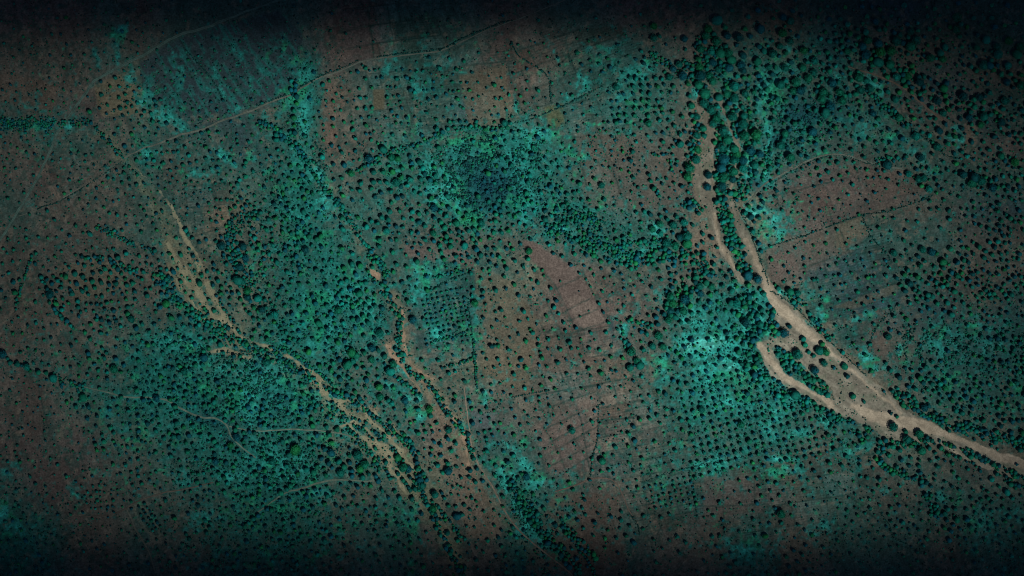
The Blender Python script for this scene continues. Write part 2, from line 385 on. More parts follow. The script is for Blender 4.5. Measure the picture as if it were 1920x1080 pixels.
# thin field margins drawn in the soil (furrow banks and fence-line weeds)
MARGINS = [
    [(1040, 543), (1092, 517)], [(1060, 584), (1105, 560)], [(1066, 602), (1120, 580)], [(1055, 630), (1135, 604)], [(960, 515), (985, 505)], [(1010, 500), (1042, 535), (1078, 615)], [(1085, 495), (1142, 610)], [(1135, 600), (1165, 650)],
    [(1015, 610), (1035, 660), (1060, 720)], [(1022, 560), (1060, 640), (1075, 690)], [(1045, 637), (1150, 615)],
    [(1060, 700), (1090, 790), (1108, 890)],
    [(1010, 770), (1115, 735)], [(1020, 805), (1118, 760)], [(1030, 830), (1120, 782)], [(1020, 855), (1120, 800)], [(1035, 872), (1120, 828)], [(1045, 895), (1115, 850)], [(1060, 735), (1118, 722)],
    [(1018, 800), (1048, 848), (1060, 880)], [(1076, 822), (1104, 868)], [(1040, 760), (1020, 800)],
    [(1125, 788), (1200, 782), (1250, 778)], [(1160, 775), (1290, 735)], [(1195, 800), (1270, 775), (1300, 760)], [(1200, 848), (1300, 822)], [(1200, 862), (1300, 838)], [(1195, 880), (1310, 855)], [(1205, 905), (1300, 880), (1440, 850)], [(1210, 965), (1310, 940)], [(1205, 895), (1215, 965)],
    [(1200, 720), (1225, 775)], [(1290, 735), (1303, 790), (1305, 900)], [(1215, 965), (1240, 962), (1300, 985), (1330, 1030)], [(1200, 1000), (1232, 966)], [(1230, 1005), (1245, 975), (1320, 962)],
    [(1355, 880), (1357, 1000)], [(1415, 870), (1415, 950)], [(1440, 880), (1560, 845), (1640, 822)], [(1440, 903), (1590, 860), (1640, 850)], [(1303, 950), (1440, 946)], [(1375, 922), (1440, 918)], [(1300, 935), (1305, 985)], [(1490, 830), (1500, 870)],
    [(1440, 830), (1520, 812)], [(1440, 860), (1560, 830)], [(1600, 950), (1660, 980), (1680, 1020), (1720, 1030)], [(1600, 900), (1680, 930), (1720, 960)], [(1560, 900), (1640, 970)],
    [(1550, 380), (1570, 440), (1580, 490)], [(1455, 360), (1475, 440)], [(1500, 505), (1570, 480), (1640, 440)], [(1510, 500), (1512, 560)], [(1510, 582), (1600, 560), (1680, 530)], [(1570, 420), (1595, 480)], [(1600, 480), (1670, 462)], [(1600, 300), (1612, 340)], [(1440, 370), (1600, 330)],
    [(690, 20), (702, 112)], [(726, 10), (742, 105)], [(768, 20), (786, 100)], [(800, 20), (820, 92)], [(640, 60), (700, 48), (760, 38), (800, 30)], [(650, 92), (740, 76), (820, 60)], [(690, 160), (700, 260)], [(725, 180), (735, 280)], [(747, 150), (780, 240), (812, 240)], [(770, 170), (810, 250)], [(800, 210), (870, 180)], [(660, 230), (685, 315)], [(690, 210), (790, 195)], [(685, 130), (692, 165)], [(850, 95), (900, 60)],
    [(1105, 200), (1125, 260), (1150, 320), (1170, 380)], [(1050, 200), (1085, 290), (1100, 350)], [(1030, 140), (1034, 196)], [(1065, 100), (1098, 176)], [(1105, 120), (1130, 162)], [(1060, 140), (1150, 100), (1200, 90)], [(1035, 130), (1110, 70), (1160, 45)], [(1240, 260), (1300, 350)], [(1160, 330), (1190, 420)],
    [(350, 85), (390, 140), (420, 190), (435, 215)], [(430, 130), (455, 170), (472, 200)], [(330, 60), (360, 120)], [(500, 60), (530, 110), (555, 150)], [(300, 160), (330, 190), (340, 220)],
    [(65, 400), (120, 420)], [(360, 445), (420, 425), (480, 408)], [(363, 395), (368, 440)], [(70, 720), (90, 800), (100, 820)], [(150, 850), (165, 900)],
    [(840, 600), (880, 590)], [(560, 900), (565, 960)], [(1740, 372), (1790, 320), (1850, 250), (1925, 185)],
]
# ------------------------------------------------------------------ raster of the land
XS = np.arange(-1040, 1041, 2.0)
YS = np.arange(-620, 621, 2.0)
GX, GY = np.meshgrid(XS, YS)


def smooth(a, b, x):
    t = np.clip((x - a) / (b - a), 0, 1)
    return t * t * (3 - 2 * t)


def blob(X, Y, b):
    cx, cy = b[0] - 960.0, 540.0 - b[1]
    out = np.zeros(X.shape)
    R = max(b[2], b[3]) * 2.2
    sel = (abs(X - cx) < R) & (abs(Y - cy) < R)
    x = X[sel] - cx
    y = Y[sel] - cy
    a = math.radians(b[4])
    u = x * math.cos(a) + y * math.sin(a)
    v = -x * math.sin(a) + y * math.cos(a)
    out[sel] = b[5] * np.exp(-1.1 * ((u / b[2]) ** 2 + (v / b[3]) ** 2))
    return out


def cover_field(X, Y):
    wx, wy = warp(X, Y, 20)
    g = sample(G_COVER, wx, wy) / 9.0
    w2x, w2y = warp(X, Y, 9)
    p = np.zeros(X.shape)
    for b in TEAL_PATCHES:
        p = np.maximum(p, blob(w2x, w2y, b))
    d = np.zeros(X.shape)
    for b in DARK_PATCHES:
        d = np.maximum(d, blob(w2x, w2y, b))
    return g, p, d


def mask_lines(X, Y, lines, rough=0.35, seed=60):
    wx = X + (vnoise(X, Y, 9, seed) - 0.5) * 5
    wy = Y + (vnoise(X, Y, 9, seed + 1) - 0.5) * 5
    m = np.full(X.shape, -99.0)
    for L in lines:
        d, w = polydist(wx, wy, L)
        m = np.maximum(m, np.where(d < 1e8, (w / 2 * (1 + rough * (fbm(X, Y, 12, seed + 2) - 0.5) * 2)) - d, -99))
    return m      # > 0 inside


wX = GX + (fbm(GX, GY, 14, 70) - 0.5) * 9
wY = GY + (fbm(GX, GY, 14, 71) - 0.5) * 9
river_m = np.maximum(mask_lines(GX, GY, RIVER_LINES), np.where(inpoly(wX, wY, RIVER_POLY), 3.0, -99.0))
river_m = np.where(inpoly(wX, wY, ISLAND), -99.0, river_m)
creek_m = mask_lines(GX, GY, CREEK_LINES, 0.9, 64)
stream_m = mask_lines(GX, GY, STREAM_LINES, 0.9, 67)
g_f, p_f, d_f = cover_field(GX, GY)

# base soil
w3x, w3y = warp(GX, GY, 22)
col = sample(G_SOIL, w3x, w3y)
# ploughing and wash streaks, running roughly north-west to south-east as in the fields
ang = math.radians(-68)
U = GX * math.cos(ang) + GY * math.sin(ang)
V = -GX * math.sin(ang) + GY * math.cos(ang)
streak = vnoise(U / 9, V, 3.0, 21) * 0.45 + vnoise(U / 6, V, 7, 22) * 0.35 + vnoise(U / 5, V, 18, 23) * 0.2
col = col * (0.62 + 0.76 * streak)[..., None]
mott = fbm(GX, GY, 34, 24, 4)
col = col * (0.68 + 0.64 * mott)[..., None]
hue = (fbm(GX, GY, 70, 25, 3) - 0.5)[..., None]
col = col * (1 + hue * np.array([0.20, 0.0, -0.1]))
# dull weeds that mottle the bare soil
weed = fbm(GX, GY, 7, 46, 3)
wamt = fbm(GX, GY, 80, 47, 2)
m = (smooth(0.50, 0.66, weed + (wamt - 0.5) * 0.35) * 0.6)[..., None]
col = col * (1 - m) + alb(34, 66, 60) * m
m = (smooth(0.60, 0.74, fbm(GX, GY, 11, 48, 3)) * 0.35)[..., None]
col = col * (1 - m) + alb(112, 106, 92) * m
# thin herb layer tinting the soil wherever the cover is richer
wsh = (np.clip(g_f * 1.25 - 0.24, 0, 0.6) * (0.55 + 0.45 * mott))[..., None]
col = col * (1 - wsh) + alb(20, 88, 80) * (0.7 + 0.6 * streak)[..., None] * wsh
# patchwork of plots: each plot has its own soil shade
def plots(poly, an, su, sv, seed):
    global col
    a = math.radians(an)
    u = (GX * math.cos(a) + GY * math.sin(a)) / su
    v = (-GX * math.sin(a) + GY * math.cos(a) + GX * 0.12) / sv
    r = np.random.default_rng(seed).random((64, 64, 3))
    row = np.floor(v).astype(int)
    off = r[row % 64, 3, 0]
    c_ = np.floor(u + off).astype(int)
    t = r[row % 64, c_ % 64]
    fu = u + off - c_
    fv = v - row
    shade = 0.74 + 0.52 * t[..., 0]
    hue_ = (t[..., 1] - .5)[..., None] * np.array([0.26, -0.02, -0.12])
    rows_ = 1 + 0.16 * np.sin((v * sv) * 2 * math.pi / 4.6 + 2 * vnoise(GX, GY, 30, 131)) * (t[..., 2] > 0.45)
    edge_ = np.minimum(np.minimum(fu, 1 - fu) * su, np.minimum(fv, 1 - fv) * sv)
    lnm = smooth(2.2, 0.4, edge_) * (0.2 + 0.75 * vnoise(GX, GY, 18, seed + 3))
    n = col * (shade * rows_)[..., None] * (1 + hue_)
    n = n * (1 - lnm[..., None]) + alb(26, 52, 48) * lnm[..., None]
    ins = np.zeros(GX.shape)
    for ox, oy in ((0, 0), (2, 0), (-2, 0), (0, 2), (0, -2)):
        ins += inpoly(GX + ox, GY + oy, poly) / 5.0
    ins = ins[..., None]
    col = col * (1 - ins) + n * ins


plots([(1125, 745), (1290, 715), (1300, 900), (1310, 980), (1210, 1000), (1110, 890)], 17, 70, 27, 201)
plots([(1300, 905), (1430, 860), (1640, 815), (1660, 870), (1560, 960), (1440, 1010), (1310, 990)], 15, 64, 42, 202)
plots([(1440, 470), (1640, 405), (1690, 500), (1690, 560), (1600, 660), (1530, 610), (1450, 540)], 20, 80, 38, 203)
plots([(1395, 385), (1480, 320), (1600, 300), (1740, 325), (1740, 370), (1440, 462)], 20, 75, 60, 204)
plots([(690, 130), (850, 100), (960, 80), (965, 225), (820, 250), (700, 320)], 12, 48, 52, 205)
plots([(640, 10), (830, 0), (830, 92), (700, 108), (640, 120)], 14, 42, 34, 206)
plots([(965, 60), (1160, 50), (1240, 120), (1130, 165), (1000, 222), (965, 225)], 26, 90, 36, 207)
plots([(1050, 200), (1130, 170), (1280, 260), (1280, 400), (1150, 420), (1100, 350)], 20, 80, 60, 208)
plots([(960, 620), (1140, 610), (1200, 700), (1290, 740), (1120, 760), (960, 740)], 17, 80, 50, 209)
plots([(340, 340), (480, 320), (480, 410), (365, 440)], 12, 50, 40, 210)
plots([(780, 480), (890, 490), (895, 700), (780, 690)], 14, 60, 45, 211)
# the striped slate plot at upper left
sl = np.zeros(GX.shape)
SLATE = [(262, 118), (300, 92), (345, 70), (440, 40), (520, 20), (566, 60), (560, 130), (548, 172), (505, 188), (430, 213), (345, 218), (300, 196), (268, 160)]
for ox, oy in ((0, 0), (4, 0), (-4, 0), (0, 4), (0, -4)):
    sl += inpoly(wX + ox, wY + oy, SLATE) / 5.0
a_ = math.radians(-58)
u_ = GX * math.cos(a_) + GY * math.sin(a_) + 14 * vnoise(GX, GY, 60, 140)
v_ = -GX * math.sin(a_) + GY * math.cos(a_) + 14 * vnoise(GX, GY, 60, 141)
st_ = vnoise(u_ / 7, v_, 4.0, 142) * 0.6 + vnoise(u_ / 4, v_, 9, 143) * 0.4
slc = alb(44, 61, 66) * (0.55 + 0.9 * st_)[..., None]
gm = (smooth(0.58, 0.72, st_) * 0.75)[..., None]
slc = slc * (1 - gm) + alb(20, 98, 92) * gm
sl = (sl * 0.85)[..., None]
col = col * (1 - sl) + slc * sl
# sandy wash soil beside the creeks
soft = np.zeros(GX.shape)
for L in CREEK_LINES[1:] + STREAM_LINES[2:]:
    d, w = polydist(GX + (vnoise(GX, GY, 18, 150) - .5) * 14, GY + (vnoise(GX, GY, 18, 151) - .5) * 14, L)
    soft = np.maximum(soft, smooth(16, -2, d - w / 2))
soft = (soft * (0.35 + 0.6 * vnoise(GX, GY, 10, 152)))[..., None]
col = col * (1 - soft) + alb(104, 97, 80) * (0.8 + 0.4 * streak)[..., None] * soft
# long braided wash of the left creek and the damp ribbon of the middle stream
for line_, rgb_, k_ in (([(190, 250, 14), (260, 330, 16), (310, 420, 26), (345, 510, 44), (400, 596, 34), (460, 650, 30), (560, 700, 26), (640, 770, 44), (720, 840, 54), (780, 915, 40), (830, 990, 30), (875, 1085, 26)], (98, 106, 86), 0.62),
                        ([(552, 250, 10), (590, 320, 12), (625, 380, 16), (665, 440, 14), (700, 505, 14), (735, 565, 12), (756, 620, 12), (770, 680, 14), (815, 730, 14), (860, 790, 16), (884, 860, 20), (920, 940, 24), (980, 1010, 22), (1060, 1085, 18)], (96, 100, 84), 0.55)):
    d, w = polydist(GX + (vnoise(GX, GY, 20, 154) - .5) * 16, GY + (vnoise(GX, GY, 20, 155) - .5) * 16, line_)
    f_ = (smooth(10, -8, d - w / 2) * k_ * (0.45 + 0.8 * vnoise(GX, GY, 8, 156)))[..., None]
    f_ = np.clip(f_, 0, 1)
    col = col * (1 - f_) + alb(*rgb_) * (0.7 + 0.6 * streak)[..., None] * f_
bare = np.zeros(GX.shape)
for bi, (poly, c) in enumerate(BARE_POLYS):
    m = np.zeros(GX.shape)
    wwx = GX + (vnoise(GX, GY, 16, 80) - .5) * 3
    wwy = GY + (vnoise(GX, GY, 16, 81) - .5) * 3
    for ox, oy in ((0, 0), (2, 0), (-2, 0), (0, 2), (0, -2)):
        m += inpoly(wwx + ox, wwy + oy, poly) / 5.0
    if bi in (0, 1, 11):
        bare = np.maximum(bare, m)
    k_ = (0.86 if bi in (0, 1, 11) else 0.5)
    m = m[..., None] * (k_ + 0.14 * fbm(GX, GY, 30, 82))[..., None]
    col = col * (1 - m) + alb(*c) * (0.72 + 0.56 * (0.5 * streak + 0.5 * mott))[..., None] * m
# field margins
for L in MARGINS:
    d, _ = polydist(GX + (vnoise(GX, GY, 7, 26) - .5) * 2, GY + (vnoise(GX, GY, 7, 27) - .5) * 2, L)
    m = (smooth(2.4, 0.6, d) * (0.25 + 0.6 * vnoise(GX, GY, 11, 28)))[..., None]
    col = col * (1 - m) + alb(24, 52, 48) * m
for L in ([(1704, 268), (1712, 262), (1727, 260), (1744, 268), (1750, 285), (1744, 304), (1727, 310), (1710, 306), (1702, 290), (1704, 268)], [(248, 948), (262, 945), (275, 960), (290, 980), (302, 1003), (292, 1008), (275, 995), (260, 975), (248, 948)]):
    d, _ = polydist(GX, GY, L)
    m = smooth(4, 1, d)[..., None] * 0.7
    col = col * (1 - m) + alb(88, 96, 84) * m
# leafy ground cover colour on the soil itself (grass and herbs)
n1 = fbm(GX, GY, 8, 30, 3)
n2 = fbm(GX, GY, 30, 31, 3)
cov = np.clip(g_f * 0.95 + p_f * 0.7, 0, 1.25)
cov = cov * (0.5 + 1.0 * n2)
m = smooth(0.68, 0.32, n1 + (0.55 - cov) * 0.66) * (1 - bare)
tealc = np.clip(p_f * 0.95 + (n2 - 0.5) * 0.5, 0, 1)[..., None]
teal = alb(24, 92, 86) * (1 - tealc) + alb(38, 144, 134) * tealc
vb = np.clip(p_f - 1.0, 0, 0.4)[..., None] * 2.2
teal = teal * (1 - vb) + alb(78, 172, 162) * vb
gr = smooth(0.60, 0.72, fbm(GX, GY, 30, 33, 3))[..., None] * 0.6
teal = teal * (1 - gr) + alb(24, 128, 84) * gr
leafy = vnoise(GX, GY, 4.2, 34) * 0.6 + vnoise(GX, GY, 9, 49) * 0.4
teal = teal * (0.30 + 1.45 * leafy)[..., None]
gaps = smooth(0.56, 0.68, fbm(GX, GY, 12, 153, 3)) * 0.7
mm = (m * 0.88 * (1 - gaps))[..., None]
col = col * (1 - mm) + teal * mm
dk = np.clip(d_f * 1.15, 0, 1)[..., None] * (0.6 + 0.4 * n1)[..., None]
col = col * (1 - dk) + alb(10, 52, 66) * dk


def sandcol(base, bright):
    c = alb(*base) * np.ones(GX.shape + (1,))
    fa = np.where(GY > 0, math.radians(-76), math.radians(-40))
    fu_ = GX * np.cos(fa) + GY * np.sin(fa)
    fv_ = -GX * np.sin(fa) + GY * np.cos(fa) + 10 * vnoise(GX, GY, 40, 160)
    fl = vnoise(fu_ / 9, fv_, 2.6, 161) * .5 + vnoise(fu_ / 7, fv_, 6, 162) * .5
    c = c * (0.54 + 0.92 * fl)[..., None]
    c = c * (0.52 + 0.66 * fbm(GX, GY, 22, 35, 4) + 0.24 * vnoise(GX, GY, 3, 36))[..., None]
    wd = (smooth(0.5, 0.66, fbm(GX, GY, 16, 112, 3)) * 0.5)[..., None]
    c = c * (1 - wd) + alb(86, 98, 82) * wd
    sm = np.zeros(GX.shape)
    for L in RIVER_SMOOTH:
        d, w = polydist(GX + (vnoise(GX, GY, 14, 37) - .5) * 6, GY + (vnoise(GX, GY, 14, 38) - .5) * 6, L)
        sm = np.maximum(sm, smooth(1.5, -2.5, d - w / 2))
    sm = sm[..., None]
    b = alb(*bright) * (0.66 + 0.34 * fbm(GX, GY, 9, 39, 2) + 0.50 * fl - 0.06)[..., None]
    return c * (1 - sm) + b * sm


river_c = sandcol((114, 113, 101), (142, 134, 117))
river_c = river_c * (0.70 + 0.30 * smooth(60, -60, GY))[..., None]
creek_c = alb(122, 122, 100) * (0.66 + 0.6 * fbm(GX, GY, 14, 44, 3))[..., None]
stream_c = alb(128, 112, 94) * (0.66 + 0.6 * fbm(GX, GY, 14, 45, 3))[..., None]




def soften(mask, c, n=3):
    """banks: sand colour gives way to the soil of the bank over a few metres"""
    b = (mask > 0).astype(float)
    for _ in range(n):
        b = (b + np.roll(b, 1, 0) + np.roll(b, -1, 0) + np.roll(b, 1, 1) + np.roll(b, -1, 1)) / 5
    k_ = smooth(0.45, 0.95, b + (vnoise(GX, GY, 5, 170) - .5) * 0.35)[..., None]
    return col * (1 - k_) + c * k_


river_c, creek_c, stream_c = soften(river_m, river_c, 6), soften(creek_m, creek_c, 5), soften(stream_m, stream_c, 3)

# ------------------------------------------------------------------ object helpers
def tag(o, label=None, cat=None, group=None, kind=None):
    if label:
        o['label'] = label
    if cat:
        o['category'] = cat
    if group:
        o['group'] = group
    if kind:
        o['kind'] = kind
    return o


def mesh_np(name, V, F, cols=None, mat=None, parent=None, smooth_shade=True):
    """V (n,3), F (m,k) with constant k; vertex colours (n,3)"""
    me = bpy.data.meshes.new(name)
    V = np.asarray(V, np.float32)
    F = np.asarray(F, np.int32)
    k = F.shape[1]
    me.vertices.add(len(V))
    me.vertices.foreach_set('co', V.ravel())
    me.loops.add(F.size)
    me.loops.foreach_set('vertex_index', F.ravel())
    me.polygons.add(len(F))
    me.polygons.foreach_set('loop_start', np.arange(0, F.size, k, dtype=np.int32))
    me.polygons.foreach_set('loop_total', np.full(len(F), k, np.int32))
    if smooth_shade:
        me.polygons.foreach_set('use_smooth', np.ones(len(F), bool))
    me.update(calc_edges=True)
    if cols is not None:
        a = me.color_attributes.new('tint', 'FLOAT_COLOR', 'POINT')
        c4 = np.ones((len(V), 4), np.float32)
        c4[:, :3] = cols
        a.data.foreach_set('color', c4.ravel())
    if mat:
        me.materials.append(mat)
    o = bpy.data.objects.new(name, me)
    C.objects.link(o)
    if parent:
        o.parent = parent
    return o


def new_mat(name, rough=0.95):
    m = bpy.data.materials.new(name)
    m.use_nodes = True
    b = m.node_tree.nodes['Principled BSDF']
    b.inputs['Roughness'].default_value = rough
    b.inputs['Specular IOR Level'].default_value = 0.15
    return m, m.node_tree, b


def ground_mat(name, s1, a1, s2, a2, bump=0.6):
    m, t, b = new_mat(name)
    N, L = t.nodes, t.links
    at = N.new('ShaderNodeVertexColor')
    at.layer_name = 'tint'
    tc = N.new('ShaderNodeTexCoord')
    cur = at.outputs['Color']
    for sc, am in ((s1, a1), (s2, a2)):
        nz = N.new('ShaderNodeTexNoise')
        nz.inputs['Scale'].default_value = 1.0 / sc
        nz.inputs['Detail'].default_value = 3
        L.new(tc.outputs['Object'], nz.inputs['Vector'])
        mr = N.new('ShaderNodeMapRange')
        mr.inputs['From Min'].default_value = 0.3
        mr.inputs['From Max'].default_value = 0.7
        mr.inputs['To Min'].default_value = 1 - am
        mr.inputs['To Max'].default_value = 1 + am
        L.new(nz.outputs['Fac'], mr.inputs['Value'])
        mx = N.new('ShaderNodeMix')
        mx.data_type = 'RGBA'
        mx.blend_type = 'MULTIPLY'
        mx.inputs['Factor'].default_value = 1
        L.new(cur, mx.inputs['A'])
        L.new(mr.outputs['Result'], mx.inputs['B'])
        cur = mx.outputs['Result']
    L.new(cur, b.inputs['Base Color'])
    bp = N.new('ShaderNodeBump')
    bp.inputs['Strength'].default_value = bump
    bp.inputs['Distance'].default_value = 0.6
    L.new(nz.outputs['Fac'], bp.inputs['Height'])
    L.new(bp.outputs['Normal'], b.inputs['Normal'])
    return m


# the ground: one sheet, fine inside the surveyed land, coarser out to the horizon
ext = []
v = 2.0
p0 = 0.0
while p0 < 15000:
    v *= 1.16
    p0 += v
    ext.append(p0)
ext = np.array(ext)
xs = np.concatenate([XS[0] - ext[::-1], XS, XS[-1] + ext])
ys = np.concatenate([YS[0] - ext[::-1], YS, YS[-1] + ext])
X2, Y2 = np.meshgrid(xs, ys)
ne = len(ext)
full = np.pad(col, ((ne, ne), (ne, ne), (0, 0)), mode='edge')
outer = alb(60, 76, 68) * (0.7 + 0.6 * fbm(X2, Y2, 150, 90, 3))[..., None]
fade = smooth(0, 120, np.maximum(abs(X2) - 1040, abs(Y2) - 620))[..., None]
full = full * (1 - fade) + outer * fade
Z2 = height(X2, Y2)
nx, ny = len(xs), len(ys)
idx = np.arange(nx * ny).reshape(ny, nx)
F = np.stack([idx[:-1, :-1], idx[:-1, 1:], idx[1:, 1:], idx[1:, :-1]], -1).reshape(-1, 4)
M_GROUND = ground_mat('savanna_soil', 3.2, 0.34, 8, 0.2)
go = mesh_np('ground', np.stack([X2, Y2, Z2], -1).reshape(-1, 3), F, full.reshape(-1, 3), M_GROUND)
tag(go, 'dry farmland ground of brown soil and teal green herbs', kind='structure')


def sheet_from_mask(name, m, c, lift, mat, label):
    """cells where m > 0; boundary vertices slide to the m = 0 line so the edge is smooth"""
    H = height(GX, GY)
    idx = np.arange(GX.size).reshape(GX.shape)
    inside = m > 0
    cell = inside[:-1, :-1] & inside[:-1, 1:] & inside[1:, 1:] & inside[1:, :-1]
    F = np.stack([idx[:-1, :-1], idx[:-1, 1:], idx[1:, 1:], idx[1:, :-1]], -1)[cell]
    used = np.unique(F)
    rm = np.full(GX.size, -1)
    rm[used] = np.arange(len(used))
    V = np.stack([GX, GY, H + lift], -1).reshape(-1, 3)[used]
    o = mesh_np(name, V, rm[F], c.reshape(-1, 3)[used], mat)
    return tag(o, label, kind='structure')


M_SAND = ground_mat('river_sand', 2.6, 0.22, 11, 0.16)
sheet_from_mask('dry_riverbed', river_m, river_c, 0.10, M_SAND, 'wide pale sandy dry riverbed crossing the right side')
sheet_from_mask('dry_creek_bed', np.where(river_m > -3, -1, creek_m), creek_c, 0.08, M_SAND, 'braided sandy creek bed running through the left woods')
sheet_from_mask('dry_stream_bed', np.where(creek_m > -2, -1, stream_m), stream_c, 0.06, M_SAND, 'winding sandy stream bed in the middle of the land')


def ribbon(name, pts, rgb, lift, label):
    P = np.array([(p[0] - 960.0, 540.0 - p[1], p[2]) for p in pts])
    # Catmull-Rom resample
    out = []
    n = len(P)
    for i in range(n - 1):
        a, b, c, d = P[max(i - 1, 0)], P[i], P[i + 1], P[min(i + 2, n - 1)]
        k = max(2, int(np.hypot(*(c - b)[:2]) / 4))
        for t in np.linspace(0, 1, k, endpoint=False):
            out.append(0.5 * ((2 * b) + (c - a) * t + (2 * a - 5 * b + 4 * c - d) * t * t + (3 * b - a - 3 * c + d) * t ** 3))
    out.append(P[-1])
    Q = np.array(out)
    Q[:, 0] += (vnoise(Q[:, 0], Q[:, 1], 14, 50) - .5) * 2
    Q[:, 1] += (vnoise(Q[:, 0], Q[:, 1], 14, 51) - .5) * 2
    T = np.gradient(Q[:, :2], axis=0)
    T /= np.linalg.norm(T, axis=1)[:, None] + 1e-9
    Nn = np.stack([-T[:, 1], T[:, 0]], 1)
    offs = np.linspace(-0.5, 0.5, 7)
    V, Cc = [], []
    for k, o in enumerate(offs):
        w = Q[:, 2] * (0.85 + 0.5 * (vnoise(Q[:, 0], Q[:, 1], 6, 52 + (k > 3)) - .5))
        xy = Q[:, :2] + Nn * (o * w)[:, None]
        V.append(np.column_stack([xy, height(xy[:, 0], xy[:, 1]) + lift]))
        wheel = 1.0 if abs(abs(o) - 0.17) < 0.02 or abs(abs(o) - 0.33) < 0.02 else 0.72
        Cc.append(alb(*rgb)[None] * (wheel * (0.75 + 0.5 * vnoise(xy[:, 0], xy[:, 1], 9, 54)))[:, None])
    V = np.array(V)
    Cc = np.array(Cc)
    a, b = V.shape[:2]
    idx = np.arange(a * b).reshape(a, b)
    F = np.stack([idx[:-1, :-1], idx[:-1, 1:], idx[1:, 1:], idx[1:, :-1]], -1).reshape(-1, 4)[:, ::-1]
    o = mesh_np(name, V.reshape(-1, 3), F, Cc.reshape(-1, 3), M_SAND)
    return tag(o, label, kind='structure')


TRACK_LABELS = ['grey dirt road curving through the far left', 'narrow dirt road crossing the upper left fields', 'pale footpath winding through the left bush', 'looping pale track beside the braided creek', 'faint track across the lower left fields',
                'short track bending south past an oval enclosure', 'dirt road running beside the middle stream', 'curved track below the brown tilled field', 'grey green track along the top of the brown field', 'brown hollow track between woods at upper right']
for i, (nm, pts, rgb) in enumerate(TRACKS):
    ribbon(nm, pts, rgb, 0.16 + 0.03 * i, TRACK_LABELS[i])


# ------------------------------------------------------------------ foliage
def icosphere(sub):
    t = (1 + 5 ** .5) / 2
    v = [(-1, t, 0), (1, t, 0), (-1, -t, 0), (1, -t, 0), (0, -1, t), (0, 1, t), (0, -1, -t), (0, 1, -t), (t, 0, -1), (t, 0, 1), (-t, 0, -1), (-t, 0, 1)]
    v = [np.array(p) / np.linalg.norm(p) for p in v]
    f = [(0, 11, 5), (0, 5, 1), (0, 1, 7), (0, 7, 10), (0, 10, 11), (1, 5, 9), (5, 11, 4), (11, 10, 2), (10, 7, 6), (7, 1, 8), (3, 9, 4), (3, 4, 2), (3, 2, 6), (3, 6, 8), (3, 8, 9), (4, 9, 5), (2, 4, 11), (6, 2, 10), (8, 6, 7), (9, 8, 1)]
    for _ in range(sub):
        cache = {}
        nf = []

        def mid(a, b):
            k = (min(a, b), max(a, b))
            if k not in cache:
                m = v[a] + v[b]
                v.append(m / np.linalg.norm(m))
                cache[k] = len(v) - 1
            return cache[k]
        for a, b, c in f:
            ab, bc, ca = mid(a, b), mid(b, c), mid(c, a)
            nf += [(a, ab, ca), (b, bc, ab), (c, ca, bc), (ab, bc, ca)]
        f = nf
    return np.array(v), np.array(f)


ICO = [icosphere(k) for k in range(3)]


def crown_variant(seed, sub, cards, stem=False):
    """unit-diameter crown resting on z = 0: lumpy body + loose leaf clumps; returns V, F(tris), shade"""
    r = np.random.default_rng(seed)
    bv, bf = ICO[sub]
    dirs = r.normal(size=(7, 3))
    dirs /= np.linalg.norm(dirs, axis=1)[:, None]
    amp = r.uniform(-0.16, 0.2, 7)
    rad = 1 + sum(a * np.exp(-3.0 * (1 - bv @ d)) for a, d in zip(amp, dirs))
    rad = rad * (1 + r.uniform(-0.10, 0.10, len(bv)))
    Vb = bv * rad[:, None] * np.array([0.47, 0.47, 0.40])
    Vb[:, 2] += 0.30
    Vb[:, 2] = np.maximum(Vb[:, 2], 0.10)
    sh = r.uniform(0.72, 1.2, len(Vb))
    Vs, Fs, Ss = [Vb], [bf], [sh]
    off = len(Vb)
    nl = seed % 4
    if nl:
        # merged crowns: the main dome shrinks and side domes lean out of it
        Vb *= np.array([0.80, 0.80, 0.9])
        lv, lf = ICO[max(sub - 1, 0)] if sub < 2 else ICO[1]
        a0 = r.uniform(0, 6.28)
        for q_ in range(nl):
            a_ = a0 + q_ * r.uniform(1.4, 2.6)
            rr = r.uniform(0.16, 0.27)
            c_ = np.array([math.cos(a_) * (0.47 - rr * 0.7), math.sin(a_) * (0.47 - rr * 0.7), r.uniform(0.18, 0.34)])
            Vs.append(lv * (1 + r.uniform(-0.14, 0.14, len(lv)))[:, None] * np.array([rr, rr, rr * 0.85]) + c_)
            Fs.append(lf + off)
            Ss.append(r.uniform(0.7, 1.25, len(lv)))
            off += len(lv)
    if stem:
        ring = np.array([[math.cos(q_ * 2.094), math.sin(q_ * 2.094)] for q_ in range(3)])
        Vs.append(np.concatenate([np.column_stack([ring * 0.055, [-0.30] * 3]), np.column_stack([ring * 0.03, [0.2] * 3])]))
        Fs.append(np.array([[0, 1, 4], [0, 4, 3], [1, 2, 5], [1, 5, 4], [2, 0, 3], [2, 3, 5]]) + off)
        Ss.append(np.full(6, 0.4))
        off += 6
    for _ in range(cards):
        d = r.normal(size=3)
        d[2] = abs(d[2]) * 0.9 - 0.15
        d /= np.linalg.norm(d)
        c = d * r.uniform(0.85, 1.15) * np.array([0.48, 0.48, 0.36]) + np.array([0, 0, 0.30])
        s = r.uniform(0.04, 0.11)
        q = d[None] * 0.35 + r.normal(size=(3, 3))
        q /= np.linalg.norm(q, axis=1)[:, None]
        Vs.append(c + q * s)
        Fs.append(np.array([[off, off + 1, off + 2]]))
        Ss.append(np.full(3, r.uniform(0.6, 1.45)))
        off += 3
    return np.concatenate(Vs), np.concatenate(Fs), np.concatenate(Ss)


